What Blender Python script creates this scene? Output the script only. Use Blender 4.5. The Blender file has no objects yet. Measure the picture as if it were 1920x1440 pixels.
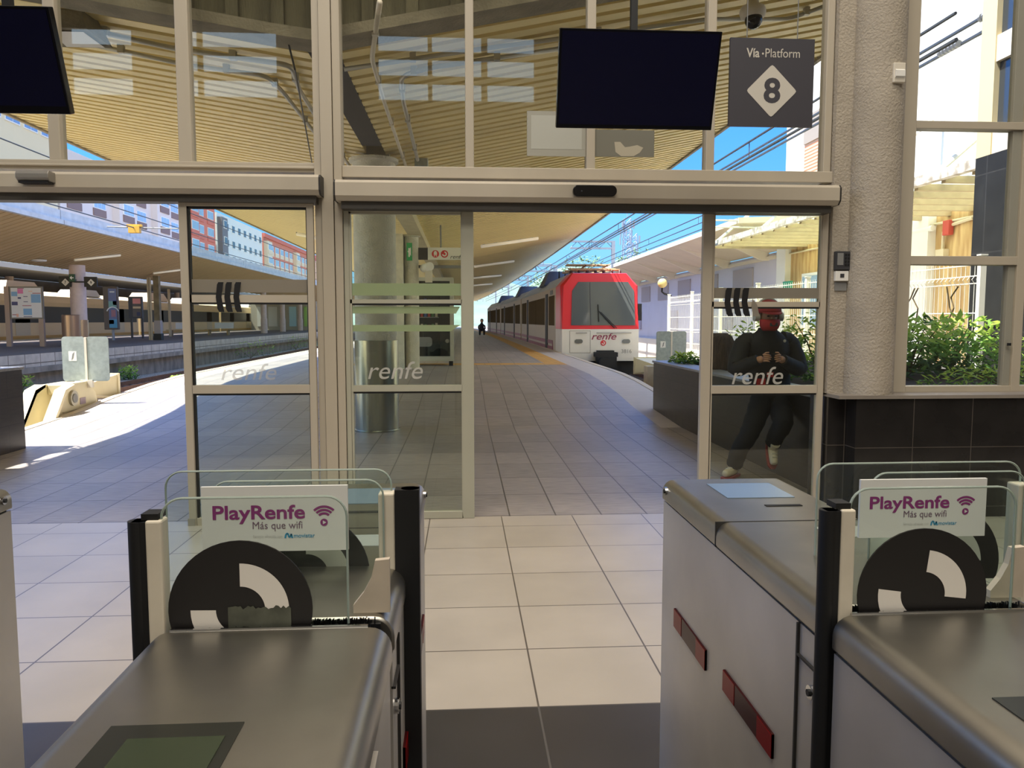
import bpy, bmesh, math, random
from mathutils import Vector, Matrix
random.seed(7)
S = bpy.context.scene
COL = S.collection
PI = math.pi

# ------------------------------------------------------------------ camera, sky, sun, lights, exposure
EYE = Vector((0.0, 0.0, 1.45))
YAW, PITCH, FPX = math.radians(3.643), math.radians(4.724), 1440.0
cd = bpy.data.cameras.new('camera')
cd.sensor_fit = 'HORIZONTAL'; cd.sensor_width = 36.0; cd.lens = 36.0 * FPX / 1920.0
cd.clip_start = 0.02; cd.clip_end = 3000
cam = bpy.data.objects.new('camera', cd); COL.objects.link(cam)
cam.location = EYE
cam.rotation_euler = (PI/2 - PITCH, 0, -YAW)
S.camera = cam

SUNV = Vector((-0.50, -0.13, 1.0)).normalized()
w = bpy.data.worlds.new('sky_world'); S.world = w; w.use_nodes = True
nt = w.node_tree; nt.nodes.clear()
sky = nt.nodes.new('ShaderNodeTexSky'); sky.sky_type = 'NISHITA'; sky.sun_disc = False
sky.sun_elevation = math.asin(SUNV.z); sky.sun_rotation = math.atan2(SUNV.x, SUNV.y)
sky.air_density = 1.3; sky.dust_density = 0.2; sky.ozone_density = 2.5
bgn = nt.nodes.new('ShaderNodeBackground'); bgn.inputs[1].default_value = 0.34
ow = nt.nodes.new('ShaderNodeOutputWorld')
tint = nt.nodes.new('ShaderNodeMix'); tint.data_type = 'RGBA'; tint.blend_type = 'MULTIPLY'; tint.inputs[0].default_value = 1.0
tcw = nt.nodes.new('ShaderNodeTexCoord'); sepw = nt.nodes.new('ShaderNodeSeparateXYZ'); nt.links.new(tcw.outputs['Generated'], sepw.inputs[0])
rw = nt.nodes.new('ShaderNodeValToRGB'); nt.links.new(sepw.outputs[2], rw.inputs[0])   # clear deep blue band low down, brighter thin haze overhead
rw.color_ramp.elements[0].position = 0.0; rw.color_ramp.elements[0].color = (0.085, 0.16, 0.28, 1)
rw.color_ramp.elements[1].position = 0.85; rw.color_ramp.elements[1].color = (1.0, 1.0, 1.0, 1)
for p_, c_ in ((0.12, (0.115, 0.245, 0.48)), (0.26, (0.095, 0.30, 0.70)), (0.5, (0.34, 0.58, 0.95))):
    e_ = rw.color_ramp.elements.new(p_); e_.color = c_+(1,)
hz = nt.nodes.new('ShaderNodeMapRange'); hz.inputs[1].default_value = 0.1; hz.inputs[2].default_value = -0.7; hz.inputs[3].default_value = 0.0; hz.inputs[4].default_value = 1.0
nt.links.new(sepw.outputs[1], hz.inputs[0])   # the sky behind the station is hazier
hm = nt.nodes.new('ShaderNodeMix'); hm.data_type = 'RGBA'; nt.links.new(hz.outputs[0], hm.inputs[0]); nt.links.new(rw.outputs[0], hm.inputs[6]); hm.inputs[7].default_value = (1.15, 0.98, 0.80, 1)
nt.links.new(hm.outputs[2], tint.inputs[7])
nt.links.new(sky.outputs[0], tint.inputs[6]); nt.links.new(tint.outputs[2], bgn.inputs[0]); nt.links.new(bgn.outputs[0], ow.inputs[0])

sl = bpy.data.lights.new('sun', 'SUN'); sl.energy = 9.5; sl.angle = 0.009; sl.color = (1.0, 0.96, 0.90)
so = bpy.data.objects.new('sun', sl); COL.objects.link(so); so.location = (-20, -5, 40)
so.rotation_euler = SUNV.to_track_quat('Z', 'Y').to_euler()

def area(name, loc, size, sizey, energy, col, rot=(0, 0, 0)):
    l = bpy.data.lights.new(name, 'AREA'); l.shape = 'RECTANGLE'; l.size = size; l.size_y = sizey
    l.energy = energy; l.color = col
    o = bpy.data.objects.new(name, l); COL.objects.link(o); o.location = loc; o.rotation_euler = rot
    return o
area('hall_fill_light', (0.5, 2.2, 9.9), 8.0, 4.0, 420, (1.0, 0.90, 0.76))  # soft fill added to brighten the hall, not a seen fixture
area('hall_fill_light', (0.0, -3.5, 9.9), 9.0, 4.0, 450, (1.0, 0.93, 0.82))  # second added fill, farther back in the hall
S.view_settings.view_transform = 'Standard'; S.view_settings.look = 'None'
S.view_settings.exposure = 0.75; S.view_settings.gamma = 1.0; S.view_settings.use_curve_mapping = False

# ------------------------------------------------------------------ sight-line helpers (photo pixel -> point on a real plane)
def _basis():
    f = Vector((math.sin(YAW)*math.cos(PITCH), math.cos(YAW)*math.cos(PITCH), -math.sin(PITCH)))
    r = Vector((math.cos(YAW), -math.sin(YAW), 0)); return r, r.cross(f), f
_r, _u, _f = _basis()
def ray(px, py): return _f + _r*((px-960)/FPX) + _u*((720-py)/FPX)
def Yp(px, py, Y): d = ray(px, py); return EYE + d*(Y/d.y)
def Xp(px, py, X): d = ray(px, py); return EYE + d*(X/d.x)
def Gp(px, py, z=0.0): d = ray(px, py); return EYE + d*((z-EYE.z)/d.z)

# ------------------------------------------------------------------ materials
def lin(c):
    return tuple(((v/255.0)/12.92 if v/255.0 <= 0.04045 else ((v/255.0+0.055)/1.055)**2.4) for v in c)
_M = {}
def mat(name, rgb=(128, 128, 128), rough=0.6, metal=0.0, vary=0.0, scale=6.0, bump=0.0, bscale=40.0, emit=0.0, spec=0.5, stretch=None, rgb2=None, coat=0.0):
    if name in _M: return _M[name]
    m = bpy.data.materials.new(name); m.use_nodes = True
    n = m.node_tree.nodes; L = m.node_tree.links; b = n['Principled BSDF']
    c = lin(rgb) + (1,)
    b.inputs['Base Color'].default_value = c; b.inputs['Roughness'].default_value = rough; b.inputs['Metallic'].default_value = metal
    b.inputs['Specular IOR Level'].default_value = spec
    if coat: b.inputs['Coat Weight'].default_value = coat
    if emit: b.inputs['Emission Color'].default_value = c; b.inputs['Emission Strength'].default_value = emit
    co = None
    if vary or bump:
        tc = n.new('ShaderNodeTexCoord'); mp = n.new('ShaderNodeMapping'); L.new(tc.outputs['Object'], mp.inputs[0])
        if stretch: mp.inputs['Scale'].default_value = stretch
        co = mp.outputs[0]
    if vary:
        nz = n.new('ShaderNodeTexNoise'); nz.inputs['Scale'].default_value = scale; nz.inputs['Detail'].default_value = 6
        L.new(co, nz.inputs['Vector'])
        rp = n.new('ShaderNodeValToRGB'); rp.color_ramp.elements[0].position = 0.35; rp.color_ramp.elements[1].position = 0.68
        d = lin(rgb2) if rgb2 else tuple(v*(1-vary) for v in c[:3])
        rp.color_ramp.elements[0].color = tuple(d)+(1,); rp.color_ramp.elements[1].color = c
        L.new(nz.outputs['Fac'], rp.inputs[0]); L.new(rp.outputs[0], b.inputs['Base Color'])
    if bump:
        nb = n.new('ShaderNodeTexNoise'); nb.inputs['Scale'].default_value = bscale; nb.inputs['Detail'].default_value = 5
        L.new(co, nb.inputs['Vector'])
        bp = n.new('ShaderNodeBump'); bp.inputs['Strength'].default_value = bump; bp.inputs['Distance'].default_value = 0.02
        L.new(nb.outputs['Fac'], bp.inputs['Height']); L.new(bp.outputs[0], b.inputs['Normal'])
    _M[name] = m; return m

def tile(name, rgb, rgb2, grout, sx, sy, ox=0.0, oy=0.0, gw=0.006, rough=0.4, plane='XY', offset=0.0, vary=0.12, nscale=3.0, spec=0.5, streak=None, bump=0.0):
    if name in _M: return _M[name]
    m = bpy.data.materials.new(name); m.use_nodes = True
    n = m.node_tree.nodes; L = m.node_tree.links; b = n['Principled BSDF']
    tc = n.new('ShaderNodeTexCoord'); sp = n.new('ShaderNodeSeparateXYZ'); L.new(tc.outputs['Object'], sp.inputs[0])
    cb = n.new('ShaderNodeCombineXYZ'); A, B = plane
    L.new(sp.outputs[A], cb.inputs[0]); L.new(sp.outputs[B], cb.inputs[1])
    mp = n.new('ShaderNodeMapping'); mp.inputs['Location'].default_value = (-ox, -oy, 0); L.new(cb.outputs[0], mp.inputs[0])
    br = n.new('ShaderNodeTexBrick'); br.offset = offset; br.squash = 1.0
    br.inputs['Scale'].default_value = 1.0; br.inputs['Brick Width'].default_value = sx; br.inputs['Row Height'].default_value = sy
    br.inputs['Mortar Size'].default_value = gw; br.inputs['Mortar Smooth'].default_value = 0.1; br.inputs['Bias'].default_value = 0.0
    br.inputs['Color1'].default_value = lin(rgb)+(1,); br.inputs['Color2'].default_value = lin(rgb2)+(1,); br.inputs['Mortar'].default_value = lin(grout)+(1,)
    L.new(mp.outputs[0], br.inputs['Vector'])
    nz = n.new('ShaderNodeTexNoise'); nz.inputs['Scale'].default_value = nscale; nz.inputs['Detail'].default_value = 8
    ms = n.new('ShaderNodeMapping'); L.new(tc.outputs['Object'], ms.inputs[0])
    if streak: ms.inputs['Scale'].default_value = streak
    L.new(ms.outputs[0], nz.inputs['Vector'])
    mr = n.new('ShaderNodeMapRange'); mr.inputs[1].default_value = 0.3; mr.inputs[2].default_value = 0.7; mr.inputs[3].default_value = 1-vary; mr.inputs[4].default_value = 1+vary*0.4
    L.new(nz.outputs['Fac'], mr.inputs[0])
    mx = n.new('ShaderNodeMix'); mx.data_type = 'RGBA'; mx.blend_type = 'MULTIPLY'; mx.inputs[0].default_value = 1.0
    L.new(br.outputs['Color'], mx.inputs[6]); L.new(mr.outputs[0], mx.inputs[7])
    L.new(mx.outputs[2], b.inputs['Base Color'])
    b.inputs['Roughness'].default_value = rough; b.inputs['Specular IOR Level'].default_value = spec
    if bump:
        bp = n.new('ShaderNodeBump'); bp.inputs['Strength'].default_value = bump; bp.inputs['Distance'].default_value = 0.004; bp.invert = True
        L.new(br.outputs['Fac'], bp.inputs['Height']); L.new(bp.outputs[0], b.inputs['Normal'])
    _M[name] = m; return m

def glass(name, tint=(0.95, 0.955, 0.93), refl=1.0, base=0.04):
    if name in _M: return _M[name]
    m = bpy.data.materials.new(name); m.use_nodes = True
    n = m.node_tree.nodes; L = m.node_tree.links; n.clear()
    lw = n.new('ShaderNodeLayerWeight'); lw.inputs[0].default_value = 0.5
    pw = n.new('ShaderNodeMath'); pw.operation = 'POWER'; pw.inputs[1].default_value = 5.0
    L.new(lw.outputs['Facing'], pw.inputs[0])
    ma = n.new('ShaderNodeMath'); ma.operation = 'MULTIPLY_ADD'; ma.inputs[1].default_value = (1-base)*refl; ma.inputs[2].default_value = base*refl
    L.new(pw.outputs[0], ma.inputs[0])
    tr = n.new('ShaderNodeBsdfTransparent'); tr.inputs[0].default_value = tuple(tint)+(1,)
    gl = n.new('ShaderNodeBsdfGlossy'); gl.inputs['Roughness'].default_value = 0.01; gl.inputs[0].default_value = (1, 1, 1, 1)
    mx = n.new('ShaderNodeMixShader'); L.new(ma.outputs[0], mx.inputs[0]); L.new(tr.outputs[0], mx.inputs[1]); L.new(gl.outputs[0], mx.inputs[2])
    o = n.new('ShaderNodeOutputMaterial'); L.new(mx.outputs[0], o.inputs[0])
    _M[name] = m; return m

def frost(name, rgb, alpha, tlw=0.45):
    """frosted vinyl: part diffuse film, part clear"""
    if name in _M: return _M[name]
    m = bpy.data.materials.new(name); m.use_nodes = True
    n = m.node_tree.nodes; L = m.node_tree.links; n.clear()
    df = n.new('ShaderNodeBsdfDiffuse'); df.inputs[0].default_value = lin(rgb)+(1,)
    tl = n.new('ShaderNodeBsdfTranslucent'); tl.inputs[0].default_value = lin(rgb)+(1,)
    m1 = n.new('ShaderNodeMixShader'); m1.inputs[0].default_value = tlw; L.new(df.outputs[0], m1.inputs[1]); L.new(tl.outputs[0], m1.inputs[2])
    tr = n.new('ShaderNodeBsdfTransparent'); m2 = n.new('ShaderNodeMixShader'); m2.inputs[0].default_value = alpha
    L.new(tr.outputs[0], m2.inputs[1]); L.new(m1.outputs[0], m2.inputs[2])
    o = n.new('ShaderNodeOutputMaterial'); L.new(m2.outputs[0], o.inputs[0])
    _M[name] = m; return m

ALU = mat('painted_aluminium', (186, 176, 158), 0.42, vary=0.08, scale=3, stretch=(1, 1, 0.2))
ALU2 = mat('aluminium_greenish', (176, 174, 156), 0.35, vary=0.06, scale=3)
GASK = mat('black_gasket', (18, 17, 16), 0.6)
GLASS = glass('window_glass')
DGLASS = glass('door_glass', (0.90, 0.93, 0.86))
PGLASS = glass('paddle_glass', (0.93, 0.965, 0.945), refl=0.8)
STEEL = mat('brushed_steel', (206, 200, 190), 0.46, metal=0.55, vary=0.22, scale=2.2, bump=0.02, bscale=9, stretch=(1, 1, 1))
STEELT = mat('brushed_steel_top', (172, 168, 158), 0.36, metal=1.0, vary=0.18, scale=5.0, bump=0.015, bscale=14)
CHROME = mat('chrome', (205, 205, 205), 0.12, metal=1.0)
BLK = mat('black_rubber', (14, 14, 15), 0.55)
BLKG = mat('black_gloss', (10, 11, 16), 0.12)
CONC = mat('painted_concrete', (176, 166, 150), 0.85, vary=0.16, scale=4, bump=0.5, bscale=60)
STUCCO = mat('grey_stucco', (222, 218, 202), 0.9, vary=0.14, scale=8, bump=0.9, bscale=45)
DCONC = mat('dark_ribbed_concrete', (112, 106, 84), 0.9, vary=0.45, scale=2.2, bump=0.5, bscale=30, stretch=(3, 1, 0.5))
LEDGE = mat('grey_ledge_concrete', (140, 132, 112), 0.9, vary=0.3, scale=5, bump=0.4)
WHITE = mat('white_paint', (228, 226, 220), 0.55)
OFFW = mat('off_white', (214, 206, 190), 0.6, vary=0.06, scale=4)
GREY = mat('mid_grey', (128, 128, 126), 0.6)
DGREY = mat('dark_grey', (54, 54, 58), 0.5)
GALV = mat('galvanised_steel', (168, 178, 178), 0.42, metal=0.65, vary=0.2, scale=14)

# ------------------------------------------------------------------ mesh builder
class MB:
    def __init__(s): s.v = []; s.f = []; s.m = []
    def quad(s, a, b, c, d, mi=0):
        i = len(s.v); s.v += [tuple(a), tuple(b), tuple(c), tuple(d)]; s.f.append((i, i+1, i+2, i+3)); s.m.append(mi)
    def poly(s, pts, mi=0):
        i = len(s.v); s.v += [tuple(p) for p in pts]; s.f.append(tuple(range(i, i+len(pts)))); s.m.append(mi)
    def box(s, x0, x1, y0, y1, z0, z1, mi=0):
        i = len(s.v)
        s.v += [(x0, y0, z0), (x1, y0, z0), (x1, y1, z0), (x0, y1, z0), (x0, y0, z1), (x1, y0, z1), (x1, y1, z1), (x0, y1, z1)]
        for q in ((3, 2, 1, 0), (4, 5, 6, 7), (0, 1, 5, 4), (1, 2, 6, 5), (2, 3, 7, 6), (3, 0, 4, 7)):
            s.f.append(tuple(i+k for k in q)); s.m.append(mi)
        return s
    def hexa(s, p, mi=0):
        i = len(s.v); s.v += [tuple(q) for q in p]
        for q in ((3, 2, 1, 0), (4, 5, 6, 7), (0, 1, 5, 4), (1, 2, 6, 5), (2, 3, 7, 6), (3, 0, 4, 7)):
            s.f.append(tuple(i+k for k in q)); s.m.append(mi)
        return s
    def prism(s, pts, off, mi=0):
        """polygon pts (3D, planar) extruded by vector off"""
        n = len(pts); i = len(s.v); off = Vector(off)
        s.v += [tuple(p) for p in pts] + [tuple(Vector(p)+off) for p in pts]
        s.f.append(tuple(range(i+n-1, i-1, -1))); s.m.append(mi)
        s.f.append(tuple(range(i+n, i+2*n))); s.m.append(mi)
        for k in range(n):
            j = (k+1) % n
            s.f.append((i+k, i+j, i+n+j, i+n+k)); s.m.append(mi)
        return s
    def tube(s, path, r, seg=8, mi=0, r1=None, cap=True):
        path = [Vector(p) for p in path]; n = len(path); i0 = len(s.v); up = None
        for k, p in enumerate(path):
            t = (path[min(k+1, n-1)] - path[max(k-1, 0)])
            t = t.normalized() if t.length > 1e-9 else Vector((0, 0, 1))
            if up is None:
                up = Vector((0, 0, 1)) if abs(t.z) < 0.9 else Vector((1, 0, 0))
            a = t.cross(up)
            if a.length < 1e-6: a = t.orthogonal()
            a.normalize(); b = a.cross(t).normalized(); up = b
            rr = r if r1 is None else r + (r1-r)*k/(n-1)
            if isinstance(r, (list, tuple)): rr = r[k]
            for q in range(seg):
                an = 2*PI*q/seg
                s.v.append(tuple(p + a*math.cos(an)*rr + b*math.sin(an)*rr))
        for k in range(n-1):
            for q in range(seg):
                q2 = (q+1) % seg
                s.f.append((i0+k*seg+q, i0+k*seg+q2, i0+(k+1)*seg+q2, i0+(k+1)*seg+q)); s.m.append(mi)
        if cap:
            s.f.append(tuple(i0+q for q in range(seg-1, -1, -1))); s.m.append(mi)
            s.f.append(tuple(i0+(n-1)*seg+q for q in range(seg))); s.m.append(mi)
        return s
    def lathe(s, c, prof, seg=24, mi=0):
        i0 = len(s.v); n = len(prof)
        for (r, z) in prof:
            for q in range(seg):
                an = 2*PI*q/seg; s.v.append((c[0]+r*math.cos(an), c[1]+r*math.sin(an), c[2]+z))
        for k in range(n-1):
            for q in range(seg):
                q2 = (q+1) % seg
                s.f.append((i0+k*seg+q, i0+k*seg+q2, i0+(k+1)*seg+q2, i0+(k+1)*seg+q)); s.m.append(mi)
        s.f.append(tuple(i0+q for q in range(seg-1, -1, -1))); s.m.append(mi)
        s.f.append(tuple(i0+(n-1)*seg+q for q in range(seg))); s.m.append(mi)
        return s
    def ball(s, c, r, seg=14, rings=8, sq=(1, 1, 1), mi=0):
        i0 = len(s.v)
        for k in range(rings+1):
            th = PI*k/rings
            for q in range(seg):
                an = 2*PI*q/seg
                s.v.append((c[0]+r*sq[0]*math.sin(th)*math.cos(an), c[1]+r*sq[1]*math.sin(th)*math.sin(an), c[2]+r*sq[2]*math.cos(th)))
        for k in range(rings):
            for q in range(seg):
                q2 = (q+1) % seg
                s.f.append((i0+k*seg+q, i0+(k+1)*seg+q, i0+(k+1)*seg+q2, i0+k*seg+q2)); s.m.append(mi)
        return s
    def build(s, name, mats, parent=None, smooth=False, bevel=0.0, seg=2, label=None, auto=False):
        me = bpy.data.meshes.new(name); me.from_pydata(s.v, [], s.f)
        for m in (mats if isinstance(mats, (list, tuple)) else [mats]): me.materials.append(m)
        for p, mi in zip(me.polygons, s.m): p.material_index = mi; p.use_smooth = smooth
        bm = bmesh.new(); bm.from_mesh(me); bmesh.ops.remove_doubles(bm, verts=bm.verts, dist=1e-5)
        bmesh.ops.recalc_face_normals(bm, faces=bm.faces); bm.to_mesh(me); bm.free()
        o = bpy.data.objects.new(name, me); COL.objects.link(o)
        if auto:
            for e in me.edges: pass
            me.set_sharp_from_angle(angle=math.radians(35))
        if bevel:
            bv = o.modifiers.new('edge_round', 'BEVEL'); bv.width = bevel; bv.segments = seg; bv.limit_method = 'ANGLE'; bv.harden_normals = False
        if parent is not None: adopt(o, parent)
        if label: o['label'] = label
        return o
def adopt(o, parent):
    o.parent = parent
    o.matrix_parent_inverse = Matrix.Translation(-parent.location)
def thing(name, label, cat, loc=(0, 0, 0), group=None):
    o = bpy.data.objects.new(name, None); COL.objects.link(o); o.location = loc; o.empty_display_size = 0.1
    o['label'] = label; o['category'] = cat
    if group: o['group'] = group
    return o
def tag(o, label, cat, group=None, kind=None):
    o['label'] = label; o['category'] = cat
    if group: o['group'] = group
    if kind: o['kind'] = kind
    return o
def struct(o, label=None, cat=None):
    o['kind'] = 'structure'
    if label: o['label'] = label
    if cat: o['category'] = cat
    return o
def dup(root, delta, label=None, group=None):
    d = Vector(delta)
    r = root.copy(); COL.objects.link(r); r.location = root.location + d
    if label: r['label'] = label
    if group: r['group'] = group
    for ch in list(root.children):
        c = ch.copy(); COL.objects.link(c); c.parent = r
        for g in list(ch.children):
            e = g.copy(); COL.objects.link(e); e.parent = c
    return r

_T = {}
def glyphs(s, shear=0.0, bold=0.0):
    """text outline as flat triangles normalised to its own box: (verts, faces, w, h)"""
    k = (s, shear, bold)
    if k in _T: return _T[k]
    cu = bpy.data.curves.new('lettering', 'FONT'); cu.body = s; cu.size = 1.0; cu.shear = shear; cu.offset = bold; cu.resolution_u = 4
    o = bpy.data.objects.new('lettering', cu); COL.objects.link(o)
    bpy.context.view_layer.update()
    me = bpy.data.meshes.new_from_object(o)
    v = [(p.co.x, p.co.y) for p in me.vertices]; f = [tuple(p.vertices) for p in me.polygons]
    bpy.data.objects.remove(o); bpy.data.curves.remove(cu); bpy.data.meshes.remove(me)
    x0 = min(a for a, b in v); x1 = max(a for a, b in v); y0 = min(b for a, b in v); y1 = max(b for a, b in v)
    _T[k] = ([((a-x0)/(x1-x0), (b-y0)/(y1-y0)) for a, b in v], f)
    return _T[k]
def letter(mb, s, o, ux, uz, mi=0, shear=0.0, bold=0.0):
    """text filling the parallelogram at corner o with edge vectors ux (width) and uz (height)"""
    v, f = glyphs(s, shear, bold); i = len(mb.v); o = Vector(o); ux = Vector(ux); uz = Vector(uz)
    mb.v += [tuple(o+ux*a+uz*b) for a, b in v]
    for q in f: mb.f.append(tuple(i+k for k in q)); mb.m.append(mi)
    return mb
def ring(mb, c, r0, r1, a0, a1, ax, az, n=20, mi=0):
    """flat annular sector about c in the plane ax, az"""
    c = Vector(c); ax = Vector(ax); az = Vector(az)
    P = lambda r, a: c + ax*(r*math.cos(a)) + az*(r*math.sin(a))
    for k in range(n):
        t0 = a0+(a1-a0)*k/n; t1 = a0+(a1-a0)*(k+1)/n
        if r0 > 1e-6: mb.quad(P(r0, t0), P(r1, t0), P(r1, t1), P(r0, t1), mi)
        else: mb.poly([c, P(r1, t0), P(r1, t1)], mi)
    return mb
def rrect(x0, x1, z0, z1, r, n=6, corners=(1, 1, 1, 1)):
    """rounded rectangle outline as (x, z) list; corners bl, br, tr, tl"""
    out = []
    for (cx, cz, a, on) in ((x0+r, z0+r, PI, corners[0]), (x1-r, z0+r, 1.5*PI, corners[1]), (x1-r, z1-r, 0, corners[2]), (x0+r, z1-r, PI/2, corners[3])):
        if not on:
            out.append((x0 if cx < (x0+x1)/2 else x1, z0 if cz < (z0+z1)/2 else z1)); continue
        for k in range(n+1):
            t = a + PI/2*k/n; out.append((cx+r*math.cos(t), cz+r*math.sin(t)))
    return out

# ------------------------------------------------------------------ levels along the platform
def zp(y):
    if y <= 11: return 0.0
    if y >= 17: return 0.32
    t = (y-11)/6.0; return 0.32*(1-(1-t)**2)
def sh(y): return -2.5e-4*max(0.0, y-30)**2          # the track's slow bend
BED = -1.05

# ================================================================== SETTING: floors and ground
FT = tile('cream_floor_tile', (184, 174, 160), (177, 167, 152), (96, 88, 80), 0.526, 0.511, 0.277, 2.771, 0.004, rough=0.32, vary=0.10, nscale=2.5)
DT = tile('dark_floor_tile', (62, 58, 56), (56, 53, 52), (90, 86, 82), 0.526, 0.511, 0.277, 2.771, 0.004, rough=0.35, vary=0.15)
b = MB(); b.box(-11, 11, 2.771, 5.6, -0.3, 0.0, 0); b.box(-11, 11, -9, 2.771, -0.3, 0.0, 1)
struct(b.build('floor', [FT, DT]), 'cream tiled hall floor with a dark tile band by the gates', 'floor')

PT = tile('platform_tile', (164, 155, 147), (146, 138, 132), (92, 86, 80), 0.345, 0.69, 0.34, 5.62, 0.006, rough=0.42, vary=0.30, nscale=6.0, streak=(1, 9, 1))
COPE = mat('white_stone_coping', (190, 182, 176), 0.6, vary=0.08, scale=5)
YEL = tile('yellow_tactile_tile', (206, 160, 84), (196, 152, 80), (150, 120, 80), 0.385, 0.385, 0.18, 5.62, 0.006, rough=0.6, vary=0.12)
def strip(mb, xa, xb, y0, y1, dz=0.0, mi=0, n=None):
    n = n or max(1, int((y1-y0)/1.5))
    for k in range(n):
        a = y0+(y1-y0)*k/n; c = y0+(y1-y0)*(k+1)/n
        mb.quad((xa(a), a, zp(a)+dz), (xb(a), a, zp(a)+dz), (xb(c), c, zp(c)+dz), (xa(c), c, zp(c)+dz), mi)
cst = lambda v: (lambda y: v)
XR = lambda y: 3.40+sh(y)
XL = lambda y: -5.8+sh(y)*0.6
b = MB()
b.quad((-14, 5.6, 0), (2.98, 5.6, 0), (2.98, 10.2, 0), (-14, 10.2, 0), 0)
def off(f, d): return lambda y: f(y)+d
strip(b, off(XL, 0.5), off(XR, -0.72), 10.2, 19.6, 0, 0)
strip(b, off(XL, 0.5), cst(-3.0), 19.6, 20.4, 0, 0); strip(b, cst(-3.0), off(XR, -0.72), 19.6, 20.4, 0, 2)
strip(b, off(XL, 0.5), off(XR, -1.25), 20.4, 130, 0, 0); strip(b, off(XR, -1.25), off(XR, -0.72), 20.4, 130, 0, 2)
strip(b, XL, off(XL, 0.5), 10.2, 130, 0, 1); strip(b, off(XR, -0.72), XR, 10.2, 130, 0, 1)
for k in range(80):   # edge walls
    a = 10.2+k*1.5; c = a+1.5
    b.quad((XL(a), a, zp(a)), (XL(c), c, zp(c)), (XL(c), c, BED), (XL(a), a, BED), 3)
    b.quad((XR(a), a, zp(a)), (XR(c), c, zp(c)), (XR(c), c, BED), (XR(a), a, BED), 3)
b.quad((-14, 10.2, 0), (-5.8, 10.2, 0), (-5.8, 10.2, BED), (-14, 10.2, BED), 3)
b.quad((2.98, 5.6, 0), (2.98, 10.2, 0), (2.98, 10.2, BED), (2.98, 5.6, BED), 3)
WALLC = mat('stained_concrete', (150, 142, 132), 0.9, vary=0.45, scale=2.5, bump=0.4, stretch=(1, 1, 0.5))
struct(b.build('floor_platform', [PT, COPE, YEL, WALLC]), 'grey tiled platform with white edge stones and yellow tactile strips', 'platform')
# edge nosing lines
for nm, f, s_ in (('trim_1', XL, 1), ('trim_2', XR, -1)):
    b = MB()
    for k in range(60):
        a = 10.2+k*1.5; c = a+1.5
        b.hexa([(f(a)-0.05*s_, a, zp(a)-0.12), (f(a)+0.06*s_, a, zp(a)-0.12), (f(c)+0.06*s_, c, zp(c)-0.12), (f(c)-0.05*s_, c, zp(c)-0.12),
                (f(a)-0.05*s_, a, zp(a)+0.012), (f(a)+0.06*s_, a, zp(a)+0.012), (f(c)+0.06*s_, c, zp(c)+0.012), (f(c)-0.05*s_, c, zp(c)+0.012)])
    struct(b.build(nm, mat('edge_nosing', (196, 184, 168), 0.7)))
BAL = mat('ballast_gravel', (190, 178, 166), 0.95, vary=0.6, scale=18, bump=1.0, bscale=22, rgb2=(86, 80, 76))
b = MB(); b.quad((-160, 3, BED), (160, 3, BED), (160, 420, BED), (-160, 420, BED))
struct(b.build('ground', [BAL]), 'grey brown ballast between the tracks', 'ground')
# platform seven
P7 = mat('dark_asphalt', (88, 80, 76), 0.85, vary=0.2, scale=5)
COPW = tile('platform_edge_stone', (186, 178, 168), (176, 168, 158), (110, 102, 94), 0.95, 5.0, 0, 0, 0.02, rough=0.8, plane='YZ', vary=0.2)
b = MB(); b.box(-25.0, -14.75, 14, 140, BED, 0.315, 1); b.box(-25.05, -14.6, 14, 140, 0.315, 0.325, 0); b.box(-14.75, -14.6, 14, 140, -0.12, 0.315, 2); b.box(-25.05, -24.6, 14, 140, 0.325, 0.33, 3)
b.box(-14.75, -14.5, 14, 140, -0.32, -0.12, 1)
struct(b.build('floor_platform_seven', [P7, WALLC, COPW, COPE]), 'dark topped island platform across the sunken tracks', 'platform')
# hills far away
HILL = mat('hazy_hill_green', (112, 132, 120), 1.0, vary=0.3, scale=0.05)
b = MB(); nx = 40; g = []
for j in range(8):
    for i in range(nx+1):
        x = -200+i*15; y = 330+j*22
        h = 34*math.exp(-((x-60)/120)**2)*(j/7.0)+10*math.sin(i*0.7)*(j/7.0)+5*math.sin(i*1.9)*(j/7.)
        h += 11*math.exp(-((x+20)/60)**2)*(j/7.0); g.append((x, y, BED+max(0, h)))
i0 = 0; b.v = g
for j in range(7):
    for i in range(nx):
        q = j*(nx+1)+i; b.f.append((q, q+1, q+nx+2, q+nx+1)); b.m.append(0)
struct(b.build('hills', [HILL], smooth=True), 'hazy green hills beyond the station', 'hills')

# ================================================================== SETTING: hall walls, curtain wall
HW = mat('hall_wall', (150, 142, 130), 0.9)
HC = mat('hall_ceiling', (140, 132, 120), 0.9)
b = MB(); b.box(-11.2, 11.2, -9, 5.9, 10.2, 10.4); struct(b.build('ceiling', HC))
b = MB()   # back wall with rows of high window openings
ops = [(-9.6, -8.1), (-6.9, -4.6), (-2.1, -0.85), (-0.75, 0.5), (0.65, 1.85), (5.0, 6.5)]
edges = [-11.2]+[e for o in ops for e in o]+[11.2]
for k in range(0, len(edges), 2): b.box(edges[k], edges[k+1], -9.0, -8.8, 0, 10.2)
for x0, x1 in ops:
    for z0, z1 in ((0, 7.0), (7.45, 7.6), (8.05, 8.2), (8.62, 10.2)): b.box(x0, x1, -9.0, -8.8, z0, z1)
struct(b.build('wall_back', HW))
b = MB(); b.box(-11.2, -11, -9, 2.0, 0, 10.2); struct(b.build('wall_left', HW))
b = MB(); b.box(11, 11.2, -9, 5.6, 0, 10.2); struct(b.build('wall_right', HW))
b = MB(); b.box(-11.2, 11.2, 5.62, 5.9, 4.6, 10.2); struct(b.build('wall_front', HW))

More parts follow.
